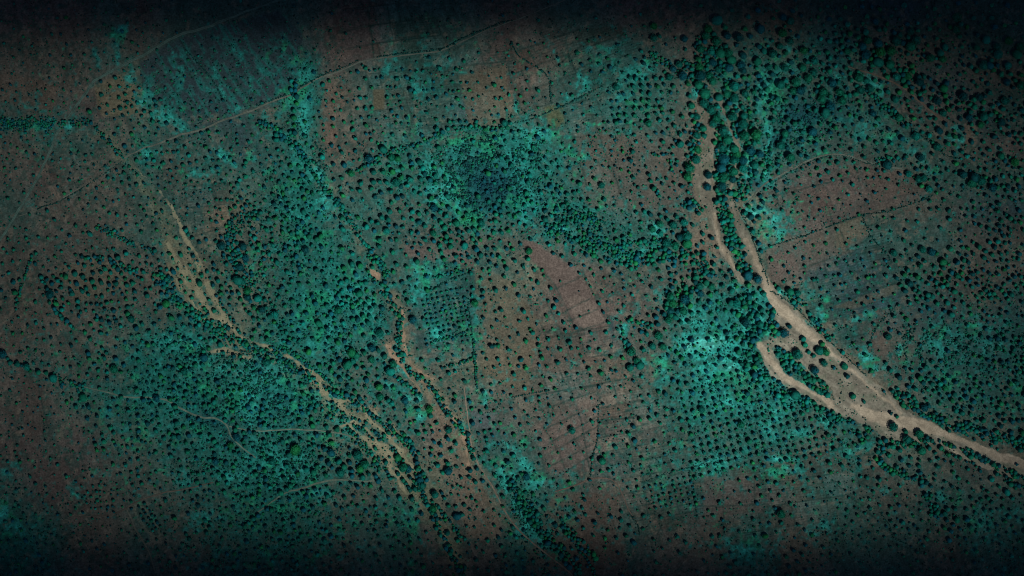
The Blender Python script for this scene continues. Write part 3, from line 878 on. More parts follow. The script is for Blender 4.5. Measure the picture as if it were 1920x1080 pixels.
def stamp(name, items, variants, cols, mat, zoff=0.0, zs=1.0):
    """bake many crowns into one mesh. items: x, y, diameter"""
    Vs, Fs, Cs = [], [], []
    off = 0
    items = np.asarray(items)
    which = rng.integers(0, len(variants), len(items))
    H = height(items[:, 0], items[:, 1])
    for k, (v, f, sh) in enumerate(variants):
        sel = np.where(which == k)[0]
        if len(sel) == 0:
            continue
        a = rng.uniform(0, 2 * math.pi, len(sel))
        d = items[sel, 2]
        sx = d * rng.uniform(0.9, 1.1, len(sel))
        sy = d * rng.uniform(0.9, 1.1, len(sel))
        sz = d * rng.uniform(0.8, 1.2, len(sel)) * zs
        x = v[None, :, 0] * sx[:, None]
        y = v[None, :, 1] * sy[:, None]
        P = np.stack([items[sel, 0][:, None] + x * np.cos(a)[:, None] - y * np.sin(a)[:, None],
                      items[sel, 1][:, None] + x * np.sin(a)[:, None] + y * np.cos(a)[:, None],
                      v[None, :, 2] * sz[:, None] + (H[sel] + zoff * d)[:, None]], -1)
        Vs.append(P.reshape(-1, 3))
        Fs.append((f[None] + (np.arange(len(sel)) * len(v))[:, None, None] + off).reshape(-1, 3))
        Cs.append((cols[sel][:, None, :] * sh[None, :, None]).reshape(-1, 3))
        off += len(sel) * len(v)
    return mesh_np(name, np.concatenate(Vs), np.concatenate(Fs), np.concatenate(Cs), mat, smooth_shade=False)


TREE_PAL = np.array([alb(3, 84, 74), alb(5, 90, 70), alb(3, 72, 80), alb(9, 92, 60), alb(1, 64, 66), alb(16, 100, 58), alb(3, 102, 92)])
TREE_W = np.array([.3, .24, .17, .1, .1, .03, .06])


def tree_cols(items, rg):
    k = rg.choice(len(TREE_PAL), len(items), p=TREE_W / TREE_W.sum())
    x, y = items[:, 0], items[:, 1]
    c = TREE_PAL[k] * rg.uniform(0.8, 1.3, (len(items), 1))
    br = fbm(x, y, 60, 95, 2)[:, None]
    return c * (0.75 + 0.6 * br)


def leaf_mat(name):
    m, t, b = new_mat(name, 0.8)
    N, L = t.nodes, t.links
    at = N.new('ShaderNodeVertexColor')
    at.layer_name = 'tint'
    tc = N.new('ShaderNodeTexCoord')
    nz = N.new('ShaderNodeTexNoise')
    nz.inputs['Scale'].default_value = 0.7
    nz.inputs['Detail'].default_value = 2
    L.new(tc.outputs['Object'], nz.inputs['Vector'])
    mr = N.new('ShaderNodeMapRange')
    mr.inputs['From Min'].default_value = 0.3
    mr.inputs['From Max'].default_value = 0.7
    mr.inputs['To Min'].default_value = 0.65
    mr.inputs['To Max'].default_value = 1.4
    L.new(nz.outputs['Fac'], mr.inputs['Value'])
    mx = N.new('ShaderNodeMix')
    mx.data_type = 'RGBA'
    mx.blend_type = 'MULTIPLY'
    mx.inputs['Factor'].default_value = 1
    L.new(at.outputs['Color'], mx.inputs['A'])
    L.new(mr.outputs['Result'], mx.inputs['B'])
    L.new(mx.outputs['Result'], b.inputs['Base Color'])
    return m


M_LEAF = leaf_mat('tree_foliage')
M_SHRUB = leaf_mat('shrub_foliage')
M_BARK, _, bb = new_mat('bark')
bb.inputs['Base Color'].default_value = (0.06, 0.045, 0.035, 1)

# ------------------------------------------------------------------ placing trees
CELL = 8.0
occ = {}


def free(x, y, r, f=1.0):
    i, j = int(x // CELL), int(y // CELL)
    k = int(math.ceil((r + 10) / CELL))
    k = min(k, 3)
    for a in range(i - k, i + k + 1):
        for b in range(j - k, j + k + 1):
            for (qx, qy, qr) in occ.get((a, b), ()):
                if (qx - x) ** 2 + (qy - y) ** 2 < (max(r, qr) * f) ** 2:
                    return False
    return True


def put(x, y, r):
    occ.setdefault((int(x // CELL), int(y // CELL)), []).append((x, y, r))


def mask_at(arr, x, y):
    i = np.clip(((np.asarray(x) + 1040) / 2).astype(int), 0, arr.shape[1] - 1)
    j = np.clip(((np.asarray(y) + 620) / 2).astype(int), 0, arr.shape[0] - 1)
    return arr[j, i]

# trees read one by one off the photo, tile by tile: tile origin, then x y diameter in thirds of a photo pixel
SURVEY = {
    (960, 720): "338,262,36 451,212,28 508,433,36 198,227,20 73,22,28 213,125,24 692,320,28 657,281,30 776,195,26 834,222,24 582,356,28 545,484,24 572,507,22 521,399,24 570,402,22 733,418,24 919,374,24 558,746,30 614,766,28 466,780,30 684,893,30 396,698,24 407,652,24 402,624,22 344,594,22 322,748,24 616,718,22 484,729,22 413,735,22 523,869,24 587,868,24 661,798,22 458,852,22 684,488,24 708,585,22 82,522,34 12,288,26 1288,229,36 1148,240,28 1209,264,24 1066,144,34 1015,50,30 1065,45,28 1032,135,28 867,187,24 936,34,22 972,65,22 815,175,22 491,17,24 243,27,22 156,104,20 135,147,20 154,194,18 48,232,20 1102,259,24 1268,287,26 1372,262,28 1420,240,26 1424,853,30 1368,855,26 1277,830,22 1127,857,26 1167,852,24 1391,577,26 1378,671,24 1403,630,24 1184,764,22 1050,262,22 236,177,18 280,227,18 452,484,20 501,492,22 438,540,22 490,289,22 153,75,18 201,80,16 72,155,18 92,180,16 134,266,16 274,78,18 513,113,20 582,73,18 554,22,18 659,124,16 740,103,20 726,68,18 600,142,16 668,42,18 613,14,18 547,172,14 611,186,14 675,175,14 312,162,14 377,173,12 398,231,12 579,292,18 532,325,14 655,442,18 665,402,16 604,453,14 634,499,14 785,489,14 821,521,16 862,450,16 903,437,16 626,547,16 260,387,16 80,298,16 124,362,14 187,365,14 247,489,12 372,525,14",
    (960, 360): "500,1020,30 432,995,26 258,962,32 670,898,44 664,990,36 722,975,40 702,950,34 790,868,36 850,873,36 825,810,40 757,800,32 727,787,30 739,887,28 325,847,32 336,880,26 272,887,28 435,878,24 495,890,22 152,864,28 170,935,30 52,942,28 12,1025,28 80,838,30 118,793,26 37,800,22 67,672,28 42,727,24 90,715,22 302,782,26 292,735,24 262,685,24 250,612,24 237,648,26 147,510,30 218,542,26 171,440,22 180,472,20 38,582,26 13,522,28 97,335,34 17,388,28 5,322,26 530,790,26 444,794,22 543,735,24 514,677,20 385,700,16 559,865,20 557,928,26 768,694,22 490,628,22 778,128,32 832,182,36 790,210,34 836,235,34 873,155,30 907,190,38 968,173,36 926,140,30 700,118,26 729,74,24 520,43,30 432,45,22 484,98,24 725,170,24 728,215,26 984,295,44 985,250,46 945,258,36 918,305,40 870,290,44 1048,122,28 1022,78,28 588,402,26 668,432,28 545,375,22 500,392,24 461,358,28 420,355,30 352,350,26 256,238,26 258,275,26 893,465,26 892,497,22 838,492,24 784,535,24 733,505,22 715,468,22 1124,535,36 1058,532,34 1115,580,32 1053,620,32 1060,572,36 972,605,46 1000,640,34 965,672,40 892,590,44 905,628,42 890,668,36 920,705,34 1113,620,32 1184,530,30 1326,474,46 1382,492,44 1415,575,32 1364,580,34 1260,630,40 1246,680,32 1270,690,34 1315,735,46 1290,800,28 1350,800,32 1395,745,36 1418,790,30 930,905,30 1005,925,26 975,970,26 1118,795,26 1208,793,30 1248,770,28 820,745,30 880,720,36 503,432,18 461,467,20 418,493,18 442,532,18 379,457,18 407,415,18 442,435,16 616,463,22 627,498,18 555,478,16 520,485,18 508,560,18 537,620,16 569,568,14 601,607,14 636,590,14 755,585,18 825,440,24 880,430,24 912,418,24 977,405,22 1185,403,18 1228,447,24 1250,497,26 1145,470,20 273,502,16 432,668,10 377,558,10 306,945,20 308,1022,22 372,1025,18 388,922,22 407,957,20 198,983,20 160,903,20 371,880,18 466,832,16 389,828,16 148,828,20 262,818,16 229,768,16 105,927,16 139,743,16 103,772,20 560,1003,22 587,1008,20 640,1038,20 730,1038,26 623,935,26 470,955,16 521,948,18 590,718,18 647,152,18 620,110,18 665,182,20 571,186,20 886,37,18 955,75,18 1092,87,18 1097,200,14",
    (1440, 360): "867,325,36 920,340,36 838,480,32 797,518,34 770,558,32 707,345,34 1125,318,28 1155,348,26 1015,105,30 957,95,28 848,98,24 910,52,24 1025,320,32 985,395,36 1032,452,34 1017,487,30 1065,398,34 1298,192,30 1325,248,28 1362,212,28 950,628,34 948,348,26 895,607,28 903,655,26 796,625,28 786,440,28 856,415,34 766,468,30 915,490,28 722,485,30 744,525,26 675,815,34 662,963,28 688,1003,32 737,1045,34 1245,458,26 1180,525,28 1370,578,30 1402,545,26 1365,38,28 1410,105,26 1412,350,28 1225,20,28 1020,155,28 912,100,22 622,202,22 505,562,24 298,545,22 332,232,20 153,316,20 115,342,20 210,282,18 257,302,18 440,293,22 334,348,18 200,372,20 206,417,20 90,418,20 116,453,22 147,475,18 205,457,16 148,512,18 342,417,20 386,405,22 435,388,20 325,290,22 374,472,22 405,470,22 325,474,20 257,494,22 277,492,20 512,493,20 543,423,18 470,457,20 600,475,22 376,527,20 414,523,18 150,67,18 230,22,18 145,12,22 399,45,18 368,97,16 229,142,16 205,200,18 42,207,18 8,152,18 556,52,22 595,742,22 165,915,52 290,895,44 325,900,40 197,828,32 207,860,30 262,1003,40 315,965,34 430,982,34 370,990,24 446,1038,30 257,922,26 228,902,24 90,795,44 122,560,36 165,570,34 232,685,30 305,855,30 285,38,18 343,33,14 95,57,14 167,45,16 245,62,16 196,110,16 133,118,14 171,118,16 156,212,14 253,222,14 262,153,16 466,75,12 423,68,12 575,97,14 474,200,14 451,262,12 397,375,16 289,345,14 238,377,14 300,435,14 40,522,18 87,505,20 48,455,10 185,490,16 568,545,20 620,560,18 560,482,24 580,475,18 603,405,18 528,382,20 485,390,16 576,345,16 590,430,12 437,517,18 400,612,20 463,607,18 338,567,18 420,562,14 497,622,16 710,575,20 560,597,20 598,607,18 648,600,18 488,680,16 453,662,16 490,705,16 445,755,18 480,855,22 505,888,18 450,825,22 520,730,18 555,680,14 645,617,14 880,390,28 843,365,28 805,383,24 753,362,24 765,275,24 811,302,20 840,168,24 778,330,20 707,148,22 652,145,18 690,224,18 583,218,18 640,250,14 1075,350,26 1215,372,28 1260,355,28 1315,385,22 1350,390,22 1100,385,28 970,460,26 935,420,26 992,670,26 860,672,22 842,620,26 955,570,22 985,712,18 907,712,18 1308,695,28 1345,680,24 1062,520,28 1090,455,28 1328,437,28 1385,478,26",
    (1440, 720): "704,243,44 774,268,28 850,282,44 780,313,46 740,372,34 862,375,46 803,414,22 850,430,22 793,460,24 848,460,24 912,432,22 956,420,24 954,465,28 940,388,24 940,512,22 995,432,22 1040,497,24 1070,530,22 936,540,22 880,520,20 1016,262,30 790,65,34 878,135,36 1295,138,30 1210,208,28 828,30,34 155,64,46 338,288,32 258,490,24 415,460,28 352,497,26 226,542,20 182,525,20 46,560,24 64,628,22 202,603,24 126,672,24 72,730,46 220,685,20 40,698,24 515,428,22 517,458,24 345,445,28 310,348,28 12,602,22 142,935,26 1120,762,34 1200,778,26 1008,703,28 1052,703,26 736,683,24 690,695,24 1143,642,24 1237,643,24 1286,624,22 1345,610,34 1258,535,30 1207,588,24 1332,773,26 1243,823,24 1218,875,24 502,738,20 1034,575,22 1135,410,34 723,466,30 478,70,34 540,100,26 690,165,26 725,185,22 652,42,18 1212,315,18 1255,347,18 1400,452,20 292,530,20 268,370,22 205,370,18 272,414,16 458,457,18 573,437,18 85,602,16 147,625,14 317,662,14 255,640,14 152,688,18 130,738,18 8,785,20 75,780,26 262,710,14 205,820,20 278,812,16 275,885,16 330,840,16 305,962,18 150,865,16 410,672,16 387,650,14 455,640,16 480,548,18 560,580,14 620,572,22 668,540,14 740,573,22 720,628,20 720,803,20 845,820,20 865,768,20 815,740,18 855,712,18 800,848,18 955,755,24 995,550,22 985,590,18 1075,595,20 1125,555,20 1165,725,22 1115,705,24 1175,797,16 1290,705,18 1320,690,24 1265,760,18 1375,800,20 1400,750,18 1345,838,18 1300,855,18 1110,870,20 960,835,20 905,830,18 875,910,20 1080,905,18 855,880,16 620,830,14 565,770,14 590,800,14 440,750,14 395,700,14",
    (480, 360): "1003,93,38 487,147,34 575,145,28 737,222,36 1000,235,34 1130,178,34 1240,325,34 1175,305,36 1095,308,32 1097,275,28 1382,230,32 1420,218,30 1343,320,28 1270,178,36 1125,362,32 1247,395,30 1317,398,26 1120,402,26 1370,365,30 1300,318,26 952,270,30 880,112,32 918,125,28 965,118,28 918,170,30 875,228,28 915,230,28 830,200,26 912,347,24 850,290,22 893,290,22 882,317,20 695,270,28 485,318,34 282,328,36 75,350,34 135,352,30 97,300,32 17,295,30 230,363,32 372,310,30 247,428,34 498,430,32 62,215,34 152,228,28 233,228,30 112,150,32 175,95,28 105,68,30 320,12,28 490,20,32 650,165,30 667,220,26 770,340,28 1085,90,32 1280,562,30 1232,628,36 1383,664,30 1322,500,24 1268,488,24 1278,708,26 1357,832,22 1325,870,32 1363,866,28 1420,885,24 1410,430,28 1210,460,28 1217,585,26 1085,1020,24 1122,1010,22 1340,988,22 1362,943,22 1120,758,24 697,795,44 655,880,36 652,945,34 690,890,30 725,925,32 775,968,36 755,1010,44 540,905,44 515,975,44 565,920,36 610,905,32 62,960,40 465,667,36 548,670,30 500,840,30 357,742,34 403,770,30 337,628,32 320,585,30 400,640,28 75,525,30 15,600,36 585,572,36 710,655,30 885,722,36 575,720,30 110,690,36 35,665,34 1005,145,32 1040,170,30 798,35,32 827,27,28 925,12,30 545,47,24 602,45,22 965,555,26 905,540,24 775,450,28 565,465,32 590,515,28 1278,440,24 1313,438,22 1315,465,18 1397,395,22 1187,345,20 1183,410,16 1220,435,14 1127,440,20 1410,320,26 1350,552,34 1348,675,20 1402,705,16 1325,610,14 1415,760,12 1430,820,20 1345,865,20 1375,972,16 1420,938,18 1278,1040,18 1430,975,20 1120,700..,0 943,715,24 985,690,18 1015,685,18 1050,660,18 1005,640,16 1045,745,0 1045,800,28 1085,860,20 1110,825,22 1028,880,20 1028,948,24 935,945,24 910,885,16 925,770,18 1040,1055,20 977,325,24 845,355,20 780,520,22 818,325,16 790,270,26 760,270,26 830,150,24 975,75,24 920,72,24 850,77,24 765,60,26 810,108,30 745,155,34",
    (480, 720): "577,402,46 615,453,44 588,478,38 542,487,34 478,500,38 600,525,34 675,518,32 572,580,32 645,572,26 690,547,30 710,598,30 680,645,28 912,278,34 977,142,38 1004,326,28 1085,260,36 1080,308,32 1080,448,34 1083,490,40 1022,458,34 1100,375,34 1125,333,28 1040,403,28 988,368,26 1020,220,28 908,95,30 840,95,36 765,108,34 695,18,36 775,22,30 700,75,36 745,92,30 925,62,24 1118,100,28 1120,65,24 1235,552,30 1155,525,24 1205,488,28 1200,525,24 425,387,40 412,445,34 468,437,34 530,442,28 430,470,30 395,515,32 225,370,52 152,322,34 255,318,30 323,318,26 50,322,30 92,435,36 60,345,28 550,630,24 500,638,26 545,670,22 575,688,22 620,715,22 452,683,24 437,612,26 480,568,20 675,695,26 730,685,24 470,762,24 557,793,24 600,785,22 785,858,24 748,640,24 808,640,28 310,888,26 400,825,28 375,818,22 1382,912,26 1340,795,20 1303,880,26 1388,690,22 1340,708,18 1415,440,32 1345,515,32 1393,378,24 1300,378,26 1283,382,20 1345,225,24 1375,220,22 1332,290,24 1298,308,26 1220,220,30 1320,262,22 1287,268,20 1253,278,20 1340,150,20 1325,48,22 1395,48,20 1215,140,24 1008,620,38 965,680,32 1000,700,36 1010,735,30 995,762,30 935,572,44 925,545,36 895,590,34 830,470,44 800,415,36 860,480,36 645,690,18 607,660,18 633,618,16 520,690,18 510,738,18 590,742,16 550,745,18 640,745,16 520,595,20 470,815,18 425,795,20 497,820,18 690,855,18 743,858,16 630,822,18 650,795,20 690,742,18 740,745,22 735,800,26 740,775,18 865,255,22 870,218,20 805,222,24 945,235,22 995,268,24 985,240,20 895,210,20 780,140,20 845,155,26 1040,345,30 985,400,22 950,365,16 1155,580,18 1045,612,24 1060,640,26 1140,625,16 1185,640,16 1215,642,22 1080,560,18 1110,580,22 1135,568,20 1130,465,22 1165,455,16 1050,500,26 1010,410,16 700,905,22 580,935,20 640,915,18 425,912,20 610,600..,0 1350,100,18 1380,95,16 1400,280,16 1365,262,18 1300,330,18 1365,335,18 1345,350,14 1260,415,24 1285,450,20 1320,435,20 1310,575,20 1275,505,16 1255,700,0 1240,660,18 1245,690,16 1320,665,16 1185,800,20 1230,805,18 1130,745,36 1160,735,30 1135,880,26 1175,870,24 1200,900,18",
    (0, 360): "655,517,32 573,510,32 436,517,30 373,480,32 425,460,34 467,478,32 408,572,32 467,558,30 523,505,30 327,500,28 345,540,24 295,515,26 270,545,32 285,578,44 440,615,28 388,625,26 742,717,38 937,630,36 968,708,34 802,745,32 830,585,30 770,768,30 573,720,30 510,828,28 80,508,30 88,568,34 802,492,28 750,515,34 235,480,28 320,628,30 350,663,28 205,738,26 203,620,24 75,797,24 76,393,24 52,457,24 310,157,24 270,107,24 352,215,20 395,247,24 322,255,20 430,190,26 665,372,30 594,433,32 563,398,26 665,435,30 643,420,28 690,218,24 662,132,22 797,227,24 588,88,22 875,330,28 957,348,28 1020,355,28 977,450,34 940,438,26 1138,470,28 1120,80,28 1125,515,34 510,238,30 505,937,28 590,935,34 655,940,30 645,998,40 700,975,28 555,1003,28 495,1030,26 600,905,24 448,978,24 20,915,44 60,960,34 100,968,34 155,985,36 220,1015,30 262,1018,28 305,1050,40 405,865,28 480,792,26 400,752,26 500,910,28 578,880,26 570,795,30 1385,375,36 1352,425,40 1337,498,44 1365,505,36 1395,558,36 1395,595,34 1345,570,30 1250,305,44 1372,310,40 1410,240,26 1407,685,30 1310,570,24 1420,825,26 1040,1010,34 1150,935,40 107,285,16 150,260,22 163,290,18 80,325,22 135,333,14 42,345,20 22,320,18 85,203,18 117,200,16 150,213,18 205,345,24 178,380,16 200,405,24 115,495,24 112,370..,0 275,385,18 318,430,18 427,355,20 513,385,20 370,405,16 485,330,18 615,483,20 707,490,22 618,523,26 610,553,22 640,572,22 577,588,24 543,588,20 500,577,20 605,625,24 573,637,24 547,633,24 517,632,22 490,632,22 690,575,20 712,605,22 670,620,18 780,480,18 905,430,22 870,465,24 850,545,24 822,545,20 880,520,24 912,570,30 940,580,22 873,632,20 750,640,18 620,738,24 655,725,24 647,705,22 683,712,20 682,755,22 625,768,20 545,720,24 605,800,20 485,665,20 530,672,20 550,700,20 447,700,26 250,770,22 290,820,22 345,857,20 210,830,14 185,803,14 160,880,20 203,893,22 118,903,22 340,900,18 373,943,18 400,985,20 290,745,16 325,745,18 105,705,20 92,660,16 95,605,22 92,632,20 150,662,16 10,660,14 12,555,20 15,475,14 17,405,18 1028,15..,0 1220,45,20 1245,47,20 1280,45,22 1360,38,26 1385,78,24 1410,75,20 1325,85,24 1297,98,24 1240,100,18 1215,90,20 1340,60,18 1177,65,20 1190,160,24 1220,170,24 1290,170,22 1143,170,14 1103,205,16 1355,235,26 565,150,16 595,188,16 665,180..,0 610,205,16 640,160..,0 710,135,18 760,135,16 800,165,14 865,180,20 885,215,22 500,70,18 470,100,16 545,110,18 600,45,18 640,55,18 670,45,18 740,115..,0 1060,240,28 1085,260,26 1050,215,34",
    (480, 0): "720,845,38 640,895,44 560,780,30 485,860,30 373,885,32 500,932,32 763,890,36 800,897,36 825,950,34 867,880,30 877,918,30 878,948,30 940,948,34 980,1012,34 770,968,32 718,970,32 665,970,34 697,920,28 663,1025,32 697,1025,30 737,1028,32 790,1030,40 855,1045,34 593,1032,34 538,977,34 485,1005,28 928,1010,28 435,713,22 433,670,24 497,688,22 453,530,22 413,457,24 378,477,24 453,768,20 499,763,18 478,620,18 480,495,18 487,550,18 546,732,26 545,692,24 587,553,26 622,553,24 620,612,26 620,708,26 655,607,26 572,612,24 653,495,22 582,500,22 618,447,26 710,438,24 575,405,24 617,385,26 670,397,22 740,550,22 803,540,22 775,543,18 765,627,22 813,575,20 850,663,22 732,663,20 840,765,24 875,452,28 870,508,30 893,520,28 850,440,26 1033,385,28 1017,550,26 1000,505,22 972,562,22 1090,685,26 1112,685,22 1150,685,22 1185,687,22 1240,685,22 1342,480,28 1203,510,24 1253,543,20 1343,688,20 1400,695,34 1015,673,22 1080,725,30 935,763,26 275,768,28 277,687,24 230,545,32 230,585,30 217,665,34 215,625,28 115,790,32 133,1025,28 90,1008,24 85,882,24 287,810,24 343,757,22 380,790,24 320,835,24 328,408,24 1130,392,24 325,912,26 288,945,28 262,985,30 50,1053,24 365,665,20 395,600,14 393,567,18 400,510,16 380,705,18 382,735,16 355,630,16 330,665,18 445,628,14 515,575,18 553,565,16 528,515,16 535,410,16 600,370,18 640,398,18 695,390,16 790,400,14 825,390,20 905,405,20 940,400,18 870,400,16 905,350,18 840,340..,0 955,465,18 1050,430,18 1077,432,14 1110,420,16 1170,345,22 1087,330,20 945,510,18 965,508,14 1047,487,16 1070,530,18 1090,512,18 1113,517,18 1140,512,18 1180,550,16 1220,560,20 1155,465,18 1187,467,18 1250,465,18 1297,497,16 1380,555,22 1350,555,18 1385,495,18 1425,535,22 1410,620,20 1345,603,16 1315,625,14 1328,650,18 1365,645,16 990,590,14 1020,600,16 1070,605,16 1105,595,18 1165,610,24 1125,650,18 1060,660,16 1150,600,20 930,585,20 910,570,14 885,560,14 877,610..,0 895,660,16 905,600,16 680,675,18 705,710,14 680,440,18 740,490,16 760,492,18 790,492,20 743,590,16 705,560..,0 790,590,14 820,608,20 797,655,20 775,655,16 790,692,20 820,695,18 860,695,16 770,760,26 725,780..,0 650,790,24 645,755,20 665,740,18 620,755,22 510,810,18 525,775,0 470,830,18 450,860..,0 430,873,14 400,935,14 428,970,16 550,905,16 583,900,20 560,850,24 30,735,18 65,850..,0 125,845,22 155,855,18 60,900,18 30,800,18 110,970,24 45,980,20 160,990,20 195,935,26 205,970,22 165,1040,20 245,1040,20 20,1040,18 75,955,22 140,945,20 30,925,20",
    (960, 0): "588,492,34 148,510,28 768,697,36 663,438,30 697,442,28 807,443,28 732,487,26 775,488,32 820,488,28 660,490,22 855,478,24 822,572,28 697,572,26 735,567,26 770,567,26 732,522,26 775,530,30 628,530,26 767,653,28 728,612,30 690,612,26 587,692,30 646,690,26 690,652,24 642,650,26 600,650,24 830,677,26 912,710,28 883,680,28 840,610,26 903,632,24 945,815,36 995,810,32 848,800,26 945,757,30 972,742,26 680,855,30 668,905,32 505,1045,34 380,1035,30 462,1005,26 1105,988,38 1100,1055,36 990,998,44 1000,950,48 1035,900,44 1045,845,40 1010,597,36 797,1062,34 780,1020,26 770,985,28 850,748,24 810,750,22 812,365,24 748,325,22 742,358,26 553,380,26 510,405,24 367,297,24 728,290,24 797,218,36 797,150,34 1150,120,50 1102,165,40 970,222,34 830,205,26 1150,235,44 1210,205,40 1275,215,46 1310,165,32 1397,170,42 1197,155,34 1090,205,40 1060,280,40 1170,300,44 1215,300,44 1120,295,36 1235,340,44 1130,355,40 1060,430,50 1055,380,40 1220,385,44 1160,395,36 1110,430,36 1130,460,44 1050,480,44 1250,490,48 1290,370,40 1300,400,36 1300,315,36 1380,350,40 1390,265,30 1340,205,32 990,475,34 960,430,44 940,365,36 905,390,36 885,437,36 908,487,28 1010,390,32 1085,530,52 1080,585,46 1165,550,36 1250,555,46 1210,530,40 1120,620,52 1150,670,44 1240,660,46 1300,700,50 1305,655,36 1380,680,24 1305,770,52 1370,760,54 1310,530,36 1325,475,28 1375,560,28 1340,850,50 1190,740,52 1210,790,46 1180,830,46 1250,840,44 1265,870,40 1190,900,52 1250,905,44 1175,945,46 1300,950,46 1245,970,44 1190,1000,52 1180,1050,46 1240,1010,36 1300,905,42 1365,930,40 1395,870,36 1130,700,36 1040,660,34 1075,725,36 1040,765,40 1080,765,32 1370,595,30 85,388,22 105,232,16 130,240,14 180,245,14 258,325,18 200,322,16 300,410,18 270,370,16 210,410,14 85,507,18 73,582,22 37,630,16 148,607,16 122,553,16 190,550,16 235,540,16 280,530,14 485,538,14 562,570,20 592,570,18 545,520,22 300,640,20 343,622,16 402,648,20 320,685,16 372,715,22 405,697,16 370,740,20 215,715,22 182,740,24 120,825,26 285,812,20 180,800,20 187,890,24 255,905,22 322,948,22 195,1000,28 380,957,16 360,920,18 300,890,16 340,840,20 440,770,18 470,772,16 437,825,16 495,735,16 530,740,16 520,690,20 515,725,16 480,650,16 545,690,22 570,655,22 490,950..,0 560,850,18 580,790,16 600,750,18 550,945,22 590,940..,0 615,955,20 565,1030,20 610,1020,18 660,970,20 690,930,16 715,965,18 525,985,14 645,800..,0 700,800,20 690,760,20 625,855,22 560,770,18 620,830,16 850,870,26 905,870,22 890,840,20 905,825,24 930,905,22 925,930,22 980,925,22 985,880,26 1010,870,22 870,1005,22 890,960,16 845,1035,20 820,1010,20 710,1055,20 690,1040,16",
    (1440, 0): "620,355,50 685,365,46 720,435,38 720,235,44 690,290,46 630,295,46 560,230,42 620,250,44 530,265,42 550,310,46 830,230,46 800,265,50 910,330,44 980,335,36 965,300,36 985,500,36 950,570,40 850,465,44 805,520,34 878,517,30 860,560,32 1130,665,38 1210,658,40 1160,605,34 963,738,36 1195,705,36 1090,725,32 1270,770,34 1145,800,32 950,830,40 858,888,36 1170,750,28 1310,690,40 1330,570,40 1260,600,32 1245,525,34 1420,485,40 1185,550,40 1340,465,36 1360,420,32 1310,420,34 1345,373,38 1395,308,44 1350,232,40 1285,265,38 1225,225,40 1290,310,44 1170,270,34 1210,370,46 1240,370,40 1140,375,32 1415,265,40 1055,170,40 1060,100,46 1095,545,46 1005,575,34 915,605,32 985,640,36 740,395,30 650,400,32 785,430,36 575,500,36 770,485,34 715,560,34 780,565,30 155,465,48 140,515,36 195,385,36 260,345,36 200,287,38 128,352,34 100,300,34 80,190,42 125,235,36 65,262,34 25,305,44 85,100,36 125,122,38 30,105,24 225,445,40 255,410,36 135,412,28 95,385,36 70,480,46 155,555,32 310,520,46 300,560,44 510,440,44 520,510,40 360,470,44 400,520,40 415,570,44 350,600,46 320,640,46 250,745,40 125,890,46 70,820,44 180,870,34 270,810,32 95,755,36 190,790,30 345,922,28 390,915,30 335,968,28 405,990,24 290,990,24 275,950,24 192,952,20 232,925,18 495,950,22 450,975,20 365,1012,20 300,1025,20 238,983,18 95,1027,20 20,1025,24 555,955,22 675,1010,24 740,980,24 615,960,20 790,980,34 845,1010,34 875,1005,36 905,1065,36 1095,985,40 1160,1000,46 1195,1020,44 1145,1035,44 1260,1060,40 1310,880,36 1385,915,40 830,770,40 735,665,40 805,625,30 590,640,34 620,670,28 680,730,28 908,667,28 940,668,26 895,715,26 905,762,30 670,930,46 835,955,24 900,950,30 985,910,24 1015,760,28 1050,770,30 1082,775,30 1010,810,34 800,180,36 205,565,26 225,600,24 230,640,30 100,570,30 85,605,24 180,690,28 110,640..,0 300,465,18 330,450,24 180,515,40 445,290,34 160,330,24 155,290,22 420,1020,16 560,1000,18 595,1000,16 630,995,16 555,1050..,0 185,1040,16 260,1050,20 1320,750,24 1385,750,30 1210,800,24 1305,840,26 1420,810,24 1045,865,26 1105,935,24 1330,905,26 1420,950,24 1400,1010,30 1350,1050,26 1200,930..,0 1280,1010,30",
    (0, 0): "607,592,24 680,610,28 717,577,24 672,550,24 707,533,24 572,535,26 623,488,22 650,440,24 673,490,20 570,460,20 862,685,26 815,630,24 800,655,22 703,825,26 803,805,22 995,797,24 1175,742,26 1230,747,24 1182,770,20 1043,830,22 1095,815,22 1160,830,26 1222,860,22 1227,945,28 1383,995,26 1425,965,26 965,910,22 920,920,26 868,905,24 915,865,20 945,857,20 978,857,20 1003,855,20 885,857,20 1335,755,20 1372,710,22 1400,800,26 1335,790,20 1340,815,20 1385,915,24 1375,940,24 1080,1025,20 1045,1040,20 1150,965,24 375,100,26 327,103,20 295,195,20 345,195,18 505,630,26 515,693,26 745,757,26 1300,685,20 1275,770,18 485,875,22 153,860,20 400,805,18 403,865,18 123,775,16 1065,875,26 1070,920,22 1030,930,22 960,960,22 595,935,18 1250,800,18 1305,860..,0 1355,870,18 1300,940..,0 1200,905,20 1250,1020,22 1300,1040,20 1180,1020,22 1120,1000..,0 1230,980,18 480,910,16 520,870,18 300,570,18 330,640,16 260,590,16 280,440,16 250,290,0 690,180,22 745,240,22 780,260,16 820,130,16 720,130,18 770,170,16 850,60,14 700,400,18 720,490,16 820,230,0 770,630,20 740,680,16 680,720..,0 620,790,20 655,755..,0 585,760,20 555,800,18 610,810,18 660,870,22 720,855,18 770,905,24 830,900,20 790,870,20 700,975,24 660,960,20 610,1000,22 580,1030,18 545,1060,20 640,1010,18 690,1030,22 730,1010,24 770,1040,26 810,1030,20 840,985,20 890,1000,18 700,945,20 740,965..,0",
